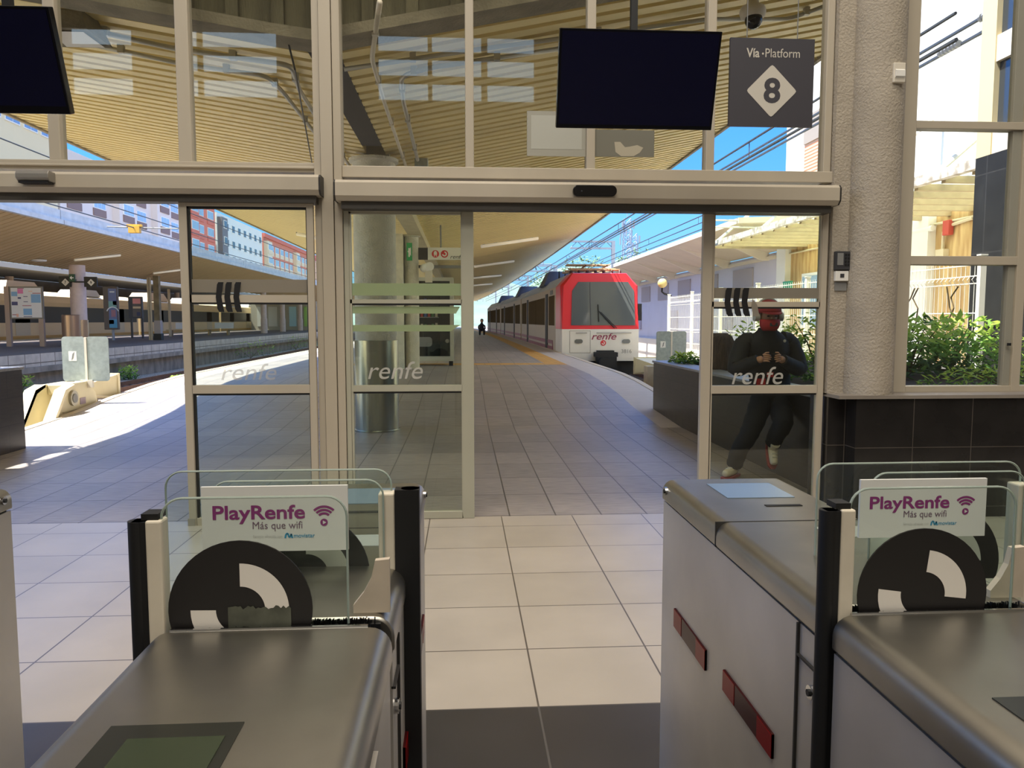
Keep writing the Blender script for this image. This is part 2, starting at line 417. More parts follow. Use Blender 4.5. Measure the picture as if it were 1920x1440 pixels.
def upr(name, px0, px1, z0, z1, y0=5.58, y1=5.68, m=ALU, py=150, bev=0.006):
    x0 = Yp(px0, py, y0).x; x1 = Yp(px1, py, y0).x
    b = MB(); b.box(x0, x1, y0, y1, z0, z1)
    return struct(b.build(name, m, bevel=bev))
ZT = 4.6
# main mullion between the two sets of doors: three profiles
b = MB(); b.box(-1.030, -0.985, 5.54, 5.68, 0, ZT); b.box(-0.980, -0.900, 5.52, 5.70, 0, ZT); b.box(-0.895, -0.842, 5.54, 5.68, 0, ZT)
b.box(-0.985, -0.980, 5.56, 5.66, 0, ZT, 1); b.box(-0.900, -0.895, 5.56, 5.66, 0, ZT, 1)
struct(b.build('trim_3', [ALU, GASK]), 'broad aluminium mullion between the sliding doors', 'mullion')
upr('trim_4', 85, 107, 2.55, ZT); upr('trim_5', 330, 355, 2.55, ZT); upr('trim_6', 872, 888, 2.53, ZT)
upr('trim_7', 1100, 1116, 2.53, ZT, py=290); upr('trim_8', 1324, 1340, 2.53, ZT, py=270); upr('trim_9', 1549, 1563, 2.45, ZT, py=150)
b = MB(); b.box(-6.0, -1.03, 5.56, 5.68, 2.485, 2.55); b.box(-6.0, -1.03, 5.54, 5.56, 2.505, 2.52); struct(b.build('trim_10', ALU, bevel=0.004))
b = MB(); b.box(-0.842, 2.76, 5.56, 5.68, 2.455, 2.535); struct(b.build('trim_11', ALU, bevel=0.004))
# sliding door header housings
def header(name, x0, x1, zt, zb, yf, endcap, label):
    b = MB(); 
    prof = [(5.56, zt), (yf+0.02, zt), (yf, zt-0.02), (yf, zb+0.03), (yf+0.03, zb), (5.56, zb)]
    b.prism([(x0, y, z) for y, z in prof], (x1-x0, 0, 0))
    b.box(x0+0.03, x1-0.03, yf+0.06, 5.56, zb-0.05, zb-0.001, 1)
    b.prism([(x0-0.012, y, z) for y, z in prof], (0.0118, 0, 0), 2); b.prism([(x1+0.0002, y, z) for y, z in prof], (0.0118, 0, 0), 2)
    o = b.build(name, [ALU, mat('header_track_dark', (70, 66, 60), 0.5), mat('header_endcap', (40, 38, 36), 0.5)]); return struct(o, label, 'door header')
YH = 5.38
zt = Yp(300, 323, YH).z; zb = Yp(300, 361, YH).z
header('door_header_1', -6.0, Yp(597, 350, YH).x, zt, zb, YH, 1, 'long pale door track housing with a small grey sensor')
zt = Yp(1100, 341, YH).z; zb = Yp(1100, 379, YH).z
header('door_header_2', Yp(628, 350, YH).x, Yp(1575, 360, YH).x, zt, zb, YH, 1, 'long pale door track housing with an oval black sensor')
# upper panes
k = 1
for x0, x1 in ((-6.0, -2.84), (-2.765, -1.971), (-1.881, -1.03), (-0.842, 0.024), (0.084, 0.895), (0.957, 1.761), (1.824, 2.66)):
    b = MB(); b.box(x0, x1, 5.625, 5.633, 2.535, ZT); struct(b.build('window_%d' % k, GLASS)); k += 1
# concrete pilaster, round column, dark tiled wall with sill, right-hand window
b = MB(); b.box(2.70, 3.0, 5.53, 5.75, 0.9, ZT); struct(b.build('trim_12', CONC), 'flat painted concrete pilaster with a keypad', 'pilaster')
b = MB(); b.lathe((3.0, 5.52, 0.9), [(0.178, 0), (0.178, 4.0)], 40); struct(b.build('trim_13', CONC, smooth=True, auto=True), 'round painted concrete column beside the planter window', 'column')
DTW = tile('black_wall_tile', (38, 36, 35), (32, 31, 30), (86, 80, 74), 0.445, 0.445, 2.83, 0.08, 0.003, rough=0.16, plane='XZ', vary=0.25, nscale=5, spec=0.5)
b = MB(); b.box(2.70, 2.84, 5.50, 5.80, 0, 0.885); b.box(2.84, 9.0, 5.36, 5.80, 0, 0.885); struct(b.build('wall_base', DTW), 'low black tiled wall under the planter window', 'wall')
b = MB(); b.box(2.70, 9.0, 5.34, 5.66, 0.885, 0.91); struct(b.build('trim_14', mat('grey_sill', (138, 130, 120), 0.6, vary=0.1)))
b = MB()
yw0, yw1 = 5.58, 5.68
for x0, x1, z0, z1 in ((3.20, 3.335, 0.91, ZT), (4.165, 4.235, 0.91, ZT), (3.335, 4.165, 0.91, 0.955), (3.335, 4.165, 1.866, 1.93), (3.335, 4.165, 2.86, 2.915), (4.235, 9, 0.91, 0.955), (4.235, 9, 1.866, 1.93), (4.235, 9, 2.86, 2.915)):
    b.box(x0, x1, yw0, yw1, z0, z1)
b.box(4.095, 4.165, 5.60, 5.66, 1.93, 2.86, 1); b.box(4.11, 4.165, 5.60, 5.66, 0.955, 1.866, 1)
b.box(4.085, 4.165, 5.60, 5.66, 2.915, ZT, 1)
struct(b.build('window_8_frame', [ALU, mat('inner_sash', (150, 148, 136), 0.4)], bevel=0.003), 'tall pale framed window looking onto the planter', 'window')
b = MB(); b.box(3.335, 9, 5.627, 5.633, 0.955, ZT); struct(b.build('window_8', GLASS))
b = MB(); b.lathe((4.13, 5.575, 1.26), [(0.014, 0), (0.014, 0.02)], 12); tag(b.build('window_catch', BLK), 'small black catch on the tall window frame', 'window catch')

# ---- sliding doors
FILM = frost('grey_vinyl_band', (172, 164, 150), 0.96)
FILMG = frost('green_vinyl_band', (186, 200, 160), 0.80)
LETT = frost('pale_vinyl_letters', (214, 208, 198), 0.55)
LETW = frost('white_vinyl_letters', (226, 222, 214), 0.75)
def door(n, x0, x1, y, zt, stl, strr, frame_m, glass_m, band, bar, rail, lab, seal_left=False):
    d = thing('door_%d' % n, lab, 'sliding door', ((x0+x1)/2, y, 0)); d['kind'] = 'structure'
    ya, yb = y-0.022, y+0.022
    b = MB(); b.box(x0, x0+stl, ya, yb, 0.0, zt); b.box(x1-strr, x1, ya, yb, 0.0, zt); b.box(x0+stl, x1-strr, ya, yb, zt-0.068, zt); b.box(x0+stl, x1-strr, ya, yb, 0.0, 0.055)
    b.build('door_frame', frame_m, d, bevel=0.003)
    b = MB(); b.box(x0+stl, x1-strr, y-0.004, y+0.004, 0.055, zt-0.068); b.build('glass_pane', glass_m, d)
    b = MB(); b.box(x0+stl, x1-strr, ya, yb, rail[0], rail[1]); b.box(x0+stl, x1-strr, ya+0.006, yb-0.006, rail[0]-0.014, rail[0], 1); b.build('mid_rail', [frame_m, GASK], d)
    b = MB(); b.box(x0+stl, x1-strr, ya+0.004, yb, bar[0], bar[1]); b.box(x0+stl, x1-strr, ya+0.006, yb-0.006, bar[0]-0.013, bar[0], 1); b.build('upper_bar', [frame_m, GASK], d)
    g = MB()
    g.box(x0+stl, x0+stl+0.014, ya+0.004, yb-0.004, 0.055, zt-0.068); g.box(x1-strr-0.006, x1-strr, ya+0.004, yb-0.004, 0.055, zt-0.068); g.box(x0+stl, x1-strr, ya+0.004, yb-0.004, zt-0.083, zt-0.068)
    g.build('gasket', GASK if n == 1 else frame_m, d)
    if band:
        b = MB(); 
        for z0, z1, xa, xb, tap in band:
            yy = y-0.0055
            b.prism([(xa, yy, z0), (xb-tap, yy, z0), (xb, yy, z1), (xa, yy, z1)], (0, 0.001, 0))
        b.build('vinyl_band', FILMG if n == 2 else FILM, d)
    return d
def chevrons(d, pxs, py0, py1, y, wpx=25, hookpx=8):
    b = MB()
    for px in pxs:
        pts = []
        for dx, f in ((0.30, 0.0), (1.0, 0.0), (0.72, 0.5), (1.12, 1.0), (0.45, 1.0), (0.20, 0.9), (-0.03, 0.5), (0.12, 0.08)):
            p = Yp(px+dx*wpx, py0+(py1-py0)*f, y-0.0245); pts.append((p.x, p.y, p.z))
        b.prism(pts, (0, 0.0012, 0))
    b.build('chevron_decal', mat('black_vinyl', (22, 22, 24), 0.5), d)
def decal_text(d, s, px0, px1, py0, py1, y, m, shear=0.25, bold=0.0):
    p0 = Yp(px0, py1, y-0.007); p1 = Yp(px1, py1, y-0.007); p2 = Yp(px0, py0, y-0.007)
    b = MB(); letter(b, s, p0, (p1.x-p0.x, 0, 0), (0, 0, p2.z-p0.z), shear=shear, bold=bold); b.build('lettering', m, d)
d1 = door(1, -1.944, -1.034, 5.50, 2.30, 0.055, 0.045, ALU, DGLASS, [(1.645, 1.735, -1.889, -1.079, 0)], (1.575, 1.628), (0.94, 0.998), 'half open sliding glass door with three black chevrons beside the buffer stop')
chevrons(d1, (405, 421, 438), 529, 585, 5.50, 14); decal_text(d1, 'renfe', 415, 519, 682, 713, 5.50, LETT)
b = MB(); b.box(-1.95, -1.90, 5.47, 5.53, 0.0, 0.05); b.build('floor_guide', mat('guide_grey', (150, 144, 132), 0.5), d1)
d2 = door(2, -0.838, 0.078, 5.58, 2.285, 0.036, 0.085, ALU2, DGLASS, [(1.628, 1.715, -0.80, 0.05, 0.03), (1.50, 1.55, -0.80, -0.02, 0.03), (1.372, 1.418, -0.80, -0.02, 0.07)], (1.572, 1.60), (0.94, 0.985), 'sliding glass door with pale green bands before the steel clad column')
decal_text(d2, 'renfe', 690, 793, 678, 711, 5.58, LETW)
d3 = door(3, 1.750, 2.685, 5.58, 2.30, 0.075, 0.045, ALU, DGLASS, [(1.612, 1.69, 1.825, 2.64, 0)], (1.55, 1.588), (0.91, 0.968), 'sliding glass door with black chevrons in front of the leaning person')
chevrons(d3, (1359, 1375, 1391), 540, 593, 5.58, 14)
b = MB(); 
pts = [(1411, 560), (1420, 572), (1424, 593), (1412, 593), (1409, 575)]
b.prism([tuple(Yp(a, c, 5.5555)) for a, c in pts], (0, 0.0012, 0)); b.build('white_chevron', FILM, d3)
decal_text(d3, 'renfe', 1372, 1468, 688, 721, 5.58, LETW)

# ================================================================== FARE GATES
GLIM = mat('lcd_green', (50, 58, 42), 0.25)
RED = mat('red_lens', (120, 10, 12), 0.3, spec=0.15)
DRED = mat('dark_red_lens', (56, 12, 14), 0.3, spec=0.15)
SEAM = mat('seam_dark', (40, 38, 36), 0.6)
CREAMP = mat('cream_plastic', (214, 204, 184), 0.6, vary=0.08, scale=20)
WSIGN = mat('white_sign_plastic', (226, 226, 220), 0.5)
PURP = mat('purple_ink', (140, 48, 118), 0.6); GRYI = mat('grey_violet_ink', (118, 90, 110), 0.6); BLUI = mat('blue_ink', (58, 150, 190), 0.6); PALI = mat('faint_ink', (196, 196, 192), 0.6)
DISC = mat('black_disc_vinyl', (30, 27, 26), 0.5, vary=0.2, scale=10)
WARC = mat('white_arc_vinyl', (226, 220, 210), 0.5)
WORN = mat('worn_glue', (96, 98, 84), 0.8, vary=0.5, scale=25)

def body(nm, x0, x1, y0, y1, par, lab=None):
    """hood with rounded long edges over a straight case"""
    r = 0.032; prof = []
    for k in range(7): t = PI - PI/2*k/6; prof.append((x0+r+r*math.cos(t), 1.0-r+r*math.sin(t)))
    for k in range(7): t = PI/2 - PI/2*k/6; prof.append((x1-r+r*math.cos(t), 1.0-r+r*math.sin(t)))
    prof = [(x0, 0.945)] + prof + [(x1, 0.945)]
    b = MB(); b.prism([(x, y0, z) for x, z in prof], (0, y1-y0, 0))
    h = b.build('hood', STEELT, par, smooth=True, bevel=0.004, auto=True)
    b = MB(); b.box(x0+0.004, x1-0.004, y0+0.003, y1-0.003, 0.0, 0.940); b.box(x0+0.012, x1-0.012, y0+0.01, y1-0.01, 0.94, 0.945, 1)
    c = b.build('case', [STEEL, SEAM], par)
    return h, c
def gate(x0, x1, label, f_dx, r_dx, near=True, signs=True, lone=False):
    """x0..x1 cabinet; f_dx = left end of front paddle glass, r_dx = right end of rear paddle glass"""
    t = thing('fare_gate', label, 'fare gate', ((x0+x1)/2, 1.3, 0))
    body('far', x0, x1, 1.147, 2.12, t)
    if near: body('near', x0, x1, 0.05, 1.112, t)
    # joint across the far hood
    b = MB(); b.box(x0-0.001, x1+0.001, 1.655, 1.659, 0.944, 1.0008); b.build('hood_joint', SEAM, t)
    # middle slot with brushes
    b = MB(); b.box(x0+0.05, x1-0.05, 1.111, 1.148, 0.0, 0.955); b.build('paddle_well', SEAM, t)
    b = MB(); rnd = random.Random(3)
    for yb, zo in ((1.116, 0), (1.143, 0)):
        for k in range(420):
            x = x0+0.03+(x1-x0-0.06)*rnd.random(); h = 0.013+0.008*rnd.random(); dx = rnd.uniform(-.006, .006)
            b.quad((x, yb, 0.965+zo), (x+0.0025, yb, 0.965+zo), (x+0.002+dx, yb+rnd.uniform(-.005, .006), 0.981+h+zo), (x+dx, yb+rnd.uniform(-.005, .006), 0.981+h+zo))
        b.box(x0+0.02, x1-0.02, yb-0.003, yb+0.003, 0.9, 0.992+zo)
    b.build('slot_brush', BLK, t)
    b = MB(); b.box(x0+0.03, x1-0.035, 1.1085, 1.113, 0.985, 1.003); b.build('slot_lip', CHROME, t)
    # red sensor windows on both sides
    for xs, s in ((x0, 1), (x1, -1)):
        for (ya, yb, z0, z1) in ((1.71, 1.975, 0.63, 0.68), (1.32, 1.585, 0.645, 0.692)):
            b = MB(); b.box(min(xs-0.001*s, xs+0.03*s), max(xs-0.001*s, xs+0.03*s), ya, yb, z0, z1, 1)
            b.box(min(xs-0.002*s, xs+0.02*s), max(xs-0.002*s, xs+0.02*s), ya, ya+0.07, z0+0.001, z1-0.001, 0)
            b.box(min(xs-0.002*s, xs+0.02*s), max(xs-0.002*s, xs+0.02*s), yb-0.07, yb, z0+0.001, z1-0.001, 0)
            b.build('sensor_window', [RED, DRED], t)
        b = MB()
        xa, xb = min(xs-0.0008*s, xs+0.006*s), max(xs-0.0008*s, xs+0.006*s)
        b.box(xa, xb, 1.228, 1.233, 0.0, 0.94); b.box(xa, xb, 1.15, 1.228, 0.884, 0.888); b.box(xa, xb, 0.80, 0.804, 0.0, 0.94)
        b.build('panel_seam', SEAM, t)
        for yl, zl in ((1.172, 0.846), (2.08, 0.975)):
            b = MB()
            xm = xs-0.004*s
            p = [(xs+0.004*s, yl, zl), (xm, yl, zl)]
            b.tube(p, 0.012 if zl < 0.9 else 0.011, 14)
            b.tube([(xm, yl, zl), (xm-0.003*s, yl, zl)], 0.006, 8, 1)
            b.build('lock', [CHROME, BLK], t)
    # displays, reader windows and ticket slots on the hoods
    xa = x0+0.0
    b = MB(); b.box(xa+0.105, xa+0.28, 1.88, 2.05, 0.996, 1.0015); b.build('reader_window', mat('reader_pane', (130, 150, 170), 0.3, metal=.4), t)
    b = MB(); b.box(xa+0.17, xa+0.26, 1.79, 1.805, 0.996, 1.0015); b.build('ticket_slot', BLK, t)
    b = MB(); b.box(xa+0.20, xa+0.30, 1.52, 1.60, 0.996, 1.0012); b.build('reader_panel', mat('reader_plate', (190, 192, 190), 0.15, metal=0.3), t)
    if near:
        b = MB(); b.box(xa+0.065, xa+0.210, 0.60, 0.845, 0.9965, 1.0015, 0); b.box(xa+0.095, xa+0.198, 0.62, 0.815, 0.998, 1.0025, 1)
        b.build('display', [mat('display_bezel', (36, 37, 32), 0.3), GLIM], t)
        b = MB(); b.box(x1-0.014, x1+0.002, 0.72, 0.90, 0.2, 0.93); b.build('service_door', STEEL, t)
    # paddles: front one on the left, rear one on the right
    def paddle(gx0, gx1, y, zt, disc_c, k=1.0):
        pts = rrect(gx0, gx1, 0.90, zt, 0.03, 6, (0, 0, 1, 1))
        b = MB(); b.prism([(x, y, z) for x, z in pts], (0, 0.010, 0)); g_ = b.build('glass_paddle', PGLASS, t)
        # polished glass edge
        pe = [p for p in pts if p[1] > 0.99]; pe = [(gx1, 0.99)] + pe + [(gx0, 0.99)]
        b = MB(); b.tube([(x, y+0.005, z) for x, z in pe], 0.0019, 6); b.build('glass_edge', mat('glass_edge_green', (158, 170, 160), 0.15, spec=0.8), g_)
        if disc_c:
            b = MB(); cx, cz, rot = disc_c; n = 48
            out = [(cx+0.114*k*math.cos(2*PI*q/n), max(0.95, cz+0.114*k*math.sin(2*PI*q/n))) for q in range(n)]
            b.prism([(x, y-0.0035, z) for x, z in out], (0, 0.003, 0), 0)
            o = b.build('disc_sticker', DISC, g_)
            b2 = MB(); AX, AZ = (1, 0, 0), (0, 0, 1)
            ring(b2, (cx, y-0.0042, cz), 0.039*k, 0.077*k, rot, PI/2+rot, AX, AZ, 18, 0)
            b2.build('white_arc', WARC, g_)
            b2 = MB(); ring(b2, (cx, y-0.0042, cz), 0.039*k, 0.079*k, PI+rot-0.02, 1.5*PI+rot, AX, AZ, 12, 0)
            b2.build('white_arc', WARC, g_)
            if rot == 0:
                w_ = MB(); rr = random.Random(5); pts_ = []
                for q in range(26):
                    u = q/25.0; pts_.append((cx-0.02*k+0.10*k*u, y-0.0046, cz+0.001+0.006*rr.random()))
                for q in range(26):
                    u = 1-q/25.0; pts_.append((cx-0.02*k+0.10*k*u, y-0.0046, cz-0.026*k-0.008*rr.random()))
                w_.poly(pts_); w_.build('worn_patch', WORN, g_)
        return g_
    gF = paddle(f_dx, f_dx+0.267, 1.124, 1.192, (f_dx+0.112 if f_dx < 0 else f_dx+0.117, 1.026, 0.0 if f_dx < 0 else -0.12), 0.911)
    gR = paddle(r_dx-0.405, r_dx, 1.40, 1.178, (r_dx-0.155, 0.985, 0.02))
    gM = paddle(r_dx-0.315, r_dx-0.012, 1.37, 1.165, None)
    # front seal: black rubber nose, cream strip
    fx = f_dx
    b = MB(); b.lathe((fx-0.034, 1.1295, 0.05), [(0.0135, 0), (0.0135, 1.11)], 16); b.box(fx-0.04, fx-0.019, 1.118, 1.141, 0.05, 1.16); b.build('rubber_seal', BLK, t, smooth=True, auto=True)
    b = MB(); b.box(fx-0.019, fx+0.004, 1.116, 1.145, 0.05, 1.162); b.build('cream_strip', CREAMP, t, bevel=0.003)
    b = MB(); b.box(fx-0.026, fx-0.002, 1.122, 1.152, 1.162, 1.171); b.build('seal_cap', BLK, t)
    rx = r_dx
    b = MB(); b.box(rx+0.008, rx+0.052, 1.375, 1.405, 0.25, 1.145); b.lathe((rx+0.035, 1.392, 0.25), [(0.017, 0), (0.017, 0.895)], 16); b.build('rubber_seal', BLK, t, smooth=True, auto=True)
    b = MB(); b.box(rx-0.022, rx+0.008, 1.378, 1.412, 0.25, 1.138); b.build('cream_strip', CREAMP, t, bevel=0.003)
    # clear cut bracket at the back right
    bx = rx+0.018 if f_dx < 0 else x1-0.008
    pts = [(bx-0.056, 1.0), (bx-0.056, 1.012), (bx-0.040, 1.032), (bx-0.028, 1.055), (bx-0.022, 1.082), (bx, 1.084), (bx, 1.0)]
    b = MB(); b.prism([(x, 1.165, z) for x, z in pts], (0, 0.012, 0)); b.build('bracket', mat('cream_bracket', (196, 182, 162), 0.55, vary=0.1, scale=30), t)
    if signs:
        bx0, bx1, bz0, bz1 = (-0.449, -0.201, 1.052, 1.166) if f_dx < 0 else (0.716, 0.954, 1.056, 1.163)
        y = 1.325
        b = MB(); b.box(bx0, bx1, y, y+0.006, bz0, bz1); s = b.build('advert_board', WSIGN, t, label='white advert board with purple wifi symbol')
        W = bx1-bx0; Hh = bz1-bz0; yy = y-0.0006
        U = lambda u, v: Vector((bx0+W*u, yy, bz0+Hh*v))
        l = MB()
        letter(l, 'PlayRenfe', U(0.075, 0.43), (W*0.63, 0, 0), (0, 0, Hh*0.285), 0, bold=0.022)
        letter(l, 'Más que wifi', U(0.345, 0.31), (W*0.34, 0, 0), (0, 0, Hh*0.15), 1)
        letter(l, 'movistar', U(0.625, 0.205), (W*0.145, 0, 0), (0, 0, Hh*0.06), 2, bold=0.01)
        letter(l, 'Servicio ofrecido con', U(0.345, 0.21), (W*0.20, 0, 0), (0, 0, Hh*0.045), 3)
        # curly m mark
        pth = [U(0.565, .20), U(0.572, .265), U(0.585, .272), U(0.592, .215), U(0.60, .215), U(0.607, .265), U(0.615, .20)]
        for a, c in zip(pth[:-1], pth[1:]):
            dv = (c-a); nn = Vector((-dv.z, 0, dv.x)).normalized()*W*0.006
            l.quad(a-nn, c-nn, c+nn, a+nn, 2)
        wc = U(0.835, 0.47)
        for r in (0.055, 0.030*1.05): pass
        for r0, r1 in ((0.088, 0.104), (0.064, 0.080), (0.040, 0.056)):
            ring(l, wc, r0*W, r1*W, math.radians(45), math.radians(135), (1, 0, 0), (0, 0, 1), 14, 0)
        ring(l, wc+Vector((0, 0, -0.004*W/0.25)), 0, 0.026*W, 0, 2*PI, (1, 0, 0), (0, 0, 1), 18, 0)
        l.poly([wc+Vector((-0.008*W, -0.0004, -0.030*W)), wc+Vector((0.016*W, -0.0004, -0.016*W)), wc+Vector((-0.008*W, -0.0004, -0.002*W))], 4)
        l.build('lettering', [PURP, GRYI, BLUI, PALI, WSIGN], s)
    return t
gate(-0.457, -0.107, 'steel fare gate with a greenish display on its hood, nearest the camera', -0.440, -0.133)
gate(0.563, 0.918, 'steel fare gate beside the black tiled wall, red sensor strips facing the passage', 0.594, 1.078)
gate(-1.570, -1.215, 'steel fare gate of which only a narrow strip shows at the picture edge', -1.54, -1.255, signs=False)

# ================================================================== SCREENS, SIGNS AND DEVICES IN THE HALL
SCR = mat('screen_glass', (8, 10, 40), 0.08, spec=0.6)
def tilted(mb, x0, x1, yt, yb, zt, zb, d, mi=0):
    n = Vector((0, zb-zt, -(yb-yt))); n = Vector((0, (zt-zb), (yb-yt))).normalized()*d
    p = [(x0, yb, zb), (x1, yb, zb), (x1, yt, zt), (x0, yt, zt)]
    q = [(x, y+n.y, z+n.z) for x, y, z in p]
    mb.hexa([p[0], p[1], q[1], q[0], p[3], p[2], q[2], q[3]], mi)
def tv(label, px, yt, yb, w_):
    (xl, yl_t, yl_b) = px
    a = Yp(xl, yl_t, yt); z_t = a.z; c = Yp(xl, yl_b, yb); z_b = c.z; x0 = a.x; x1 = x0+w_
    t = thing('tv_screen', label, 'screen', ((x0+x1)/2, yt, z_t))
    b = MB(); tilted(b, x0, x1, yt, yb, z_t, z_b, 0.05); b.build('casing', BLKG, t, bevel=0.004)
    e = 0.014; k = (yb-yt)/(z_t-z_b)
    b = MB(); tilted(b, x0+e, x1-e, yt+e*k-0.003, yb-e*k-0.003, z_t-e, z_b+e*1.6, 0.002); b.build('display_panel', SCR, t)
    xm = (x0+x1)/2
    b = MB(); b.box(xm-0.02, xm+0.02, yt+0.20, yt+0.24, z_t-0.10, 10.2); b.box(xm-0.12, xm+0.12, yt+0.19, yt+0.24, z_t-0.3, z_t-0.1); b.box(xm-0.03, xm+0.03, yt+0.09, yt+0.2, z_t-0.22, z_t-0.18); b.build('ceiling_pole', BLK, t)
    return t
tv('large dark screen hung on a black pole beside the platform 8 sign', (1050, 52, 240), 4.55, 4.72, 0.955)
p = Yp(90, 12, 3.95)
tv('black screen cut off by the picture edge, hung above the door track with grey sensor', (-160, 6, 210), 3.95, 4.12, Yp(90, 12, 3.95).x-Yp(-160, 12, 3.95).x)
# platform sign
a = Yp(1370, 70, 4.62); c = Yp(1528, 73, 4.62); e = Yp(1366, 236, 4.62)
t = thing('platform_sign', 'square dark grey sign reading Vía Platform above a white diamond with 8', 'sign', ((a.x+c.x)/2, 4.62, e.z))
b = MB(); b.box(a.x, c.x, 4.62, 4.64, e.z, a.z); b.build('sign_panel', mat('sign_dark', (66, 64, 70), 0.45), t)
W = c.x-a.x; Hh = a.z-e.z; U = lambda u, v: Vector((a.x+W*u, 4.6185, e.z+Hh*v))
SW = mat('sign_white', (204, 198, 186), 0.5)
l = MB(); letter(l, 'Vía', U(0.19, 0.78), (W*0.155, 0, 0), (0, 0, Hh*0.105), bold=0.02); letter(l, 'Platform', U(0.415, 0.785), (W*0.41, 0, 0), (0, 0, Hh*0.10)); ring(l, U(0.385, 0.825), 0, 0.012*W, 0, 2*PI, (1, 0, 0), (0, 0, 1), 10)
l.build('lettering', SW, t)
d_ = MB(); cx, cz = 0.5, 0.405; pts = []
for k in range(4):
    an = PI/2*k; vx, vz = math.cos(an), math.sin(an); px_, pz_ = -vz, vx
    for s in (-1, 0, 1):
        rr = 0.292-0.012*(abs(s)); pts.append(U(cx+(rr*vx+s*0.022*px_)*1.0, cz+(rr*vz+s*0.022*pz_)))
d_.prism(pts, (0, 0.0008, 0)); d_.build('white_diamond', SW, t)
l = MB(); letter(l, '8', U(0.405, 0.265)+Vector((0, -0.0005, 0)), (W*0.20, 0, 0), (0, 0, Hh*0.29), bold=0.03); l.build('numeral', mat('sign_dark', ), t)
b = MB()
for u in (0.2, 0.8): b.tube([U(u, 1.0)+Vector((0, .012, 0)), U(u, 1.0)+Vector((0, .012, 2.2))], 0.003, 6)
b.tube([U(0.2, 1.0)+Vector((0, .012, 2.2)), (U(.2, 1).x, 4.63, 10.2)], 0.003, 6); b.tube([U(0.8, 1.0)+Vector((0, .012, 2.2)), (U(.8, 1).x, 4.63, 10.2)], 0.003, 6)
b.build('hanging_wire', GREY, t)
# papers stuck on the upper glass behind the screen
a = Yp(988, 208, 5.61); c = Yp(1098, 294, 5.61)
b = MB(); b.box(a.x, c.x, 5.605, 5.611, c.z, a.z); b.box(a.x+0.03, c.x-0.03, 5.604, 5.605, c.z+0.05, a.z-0.03, 1); 
tag(b.build('paper_notice', [mat('notice_grey', (160, 158, 146), 0.6), mat('notice_pale', (178, 178, 168), 0.6)]), 'pale grey notice on the upper glass below the screen corner', 'notice')
a = Yp(1114, 243, 5.61); c = Yp(1226, 295, 5.61)
t = thing('notice_board', 'darker grey notice with a pale patch stuck under the screen', 'notice', (a.x, 5.61, c.z))
b = MB(); b.box(a.x, c.x, 5.605, 5.611, c.z, a.z); b.build('panel', mat('notice_dark', (118, 116, 104), 0.6), t)
b = MB(); pts = [(1152, 266), (1163, 266), (1172, 276), (1180, 275), (1195, 272), (1206, 277), (1200, 286), (1188, 293), (1165, 293), (1154, 285)]
b.prism([tuple(Yp(x, y, 5.604)) for x, y in pts], (0, 0.0008, 0)); b.build('pale_patch', mat('notice_patch', (178, 170, 150), 0.6), t)
# door sensors
a = Yp(1074, 347, 5.36); c = Yp(1156, 369, 5.36); r = (a.z-c.z)/2
b = MB(); b.prism([(x, 5.345, z) for x, z in rrect(a.x, c.x, c.z, a.z, r*0.98, 8)], (0, 0.035, 0)); t = tag(b.build('door_sensor', BLKG, bevel=0.004), 'oval glossy black motion sensor on the door header', 'sensor')
b = MB(); b.ball((a.x+0.06, 5.344, (a.z+c.z)/2-0.005), 0.006); b.build('lens', DGREY, t)
a = Yp(38, 322, 5.35); c = Yp(100, 342, 5.35)
t = thing('door_sensor', 'small grey box sensor on the left door header', 'sensor', (a.x, 5.36, c.z))
b = MB(); b.prism([(a.x, y, z) for y, z in ((5.38, a.z), (5.30, a.z), (5.285, a.z-0.02), (5.285, c.z+0.02), (5.31, c.z), (5.38, c.z))], (c.x-a.x, 0, 0)); b.build('housing', mat('sensor_grey', (150, 146, 138), .4, metal=.5), t, bevel=0.003)
b = MB(); b.box(a.x+0.01, c.x-0.01, 5.30, 5.375, c.z-0.012, c.z+0.002); b.build('lens', BLK, t)
# keypad and thermostat on the pilaster
a = Yp(1567, 471, 5.50); c = Yp(1595, 506, 5.50)
t = thing('alarm_keypad', 'dark grey alarm keypad on the pilaster', 'keypad', (a.x, 5.53, c.z))
b = MB(); b.box(a.x, c.x, 5.495, 5.53, c.z, a.z); b.build('housing', DGREY, t, bevel=0.004)
b = MB()
W = c.x-a.x; Hh = a.z-c.z
for i in range(2):
    for j in range(4): b.box(a.x+W*(0.58+0.18*i), a.x+W*(0.70+0.18*i), 5.492, 5.496, a.z-Hh*(0.25+0.18*j), a.z-Hh*(0.14+0.18*j))
b.build('button', BLK, t)
b = MB(); b.box(a.x+W*0.1, a.x+W*0.48, 5.492, 5.496, c.z+Hh*0.25, a.z-Hh*0.1); b.build('cover', GREY, t)
a = Yp(1567, 508, 5.50); c = Yp(1591, 527, 5.50)
t = thing('thermostat', 'small white thermostat under the alarm keypad', 'thermostat', (a.x, 5.53, c.z))
b = MB(); b.box(a.x, c.x, 5.50, 5.53, c.z, a.z); b.build('housing', WHITE, t, bevel=0.004)
b = MB(); b.box(a.x+0.035, a.x+0.065, 5.498, 5.501, c.z+0.025, a.z-0.02); b.build('display', DGREY, t)
a = Yp(1566, 529, 5.52); c = Yp(1587, 545, 5.52)
b = MB(); b.box(a.x, c.x, 5.52, 5.53, c.z, a.z); tag(b.build('blank_plate', GREY), 'plain grey plate on the pilaster below the thermostat', 'plate')
a = Yp(1676, 117, 5.33); c = Yp(1697, 155, 5.33)
t = thing('motion_sensor', 'small white motion sensor on the round column', 'sensor', (a.x, 5.35, c.z))
b = MB(); b.box(a.x, c.x, 5.325, 5.37, c.z, a.z); b.build('housing', OFFW, t, bevel=0.006)
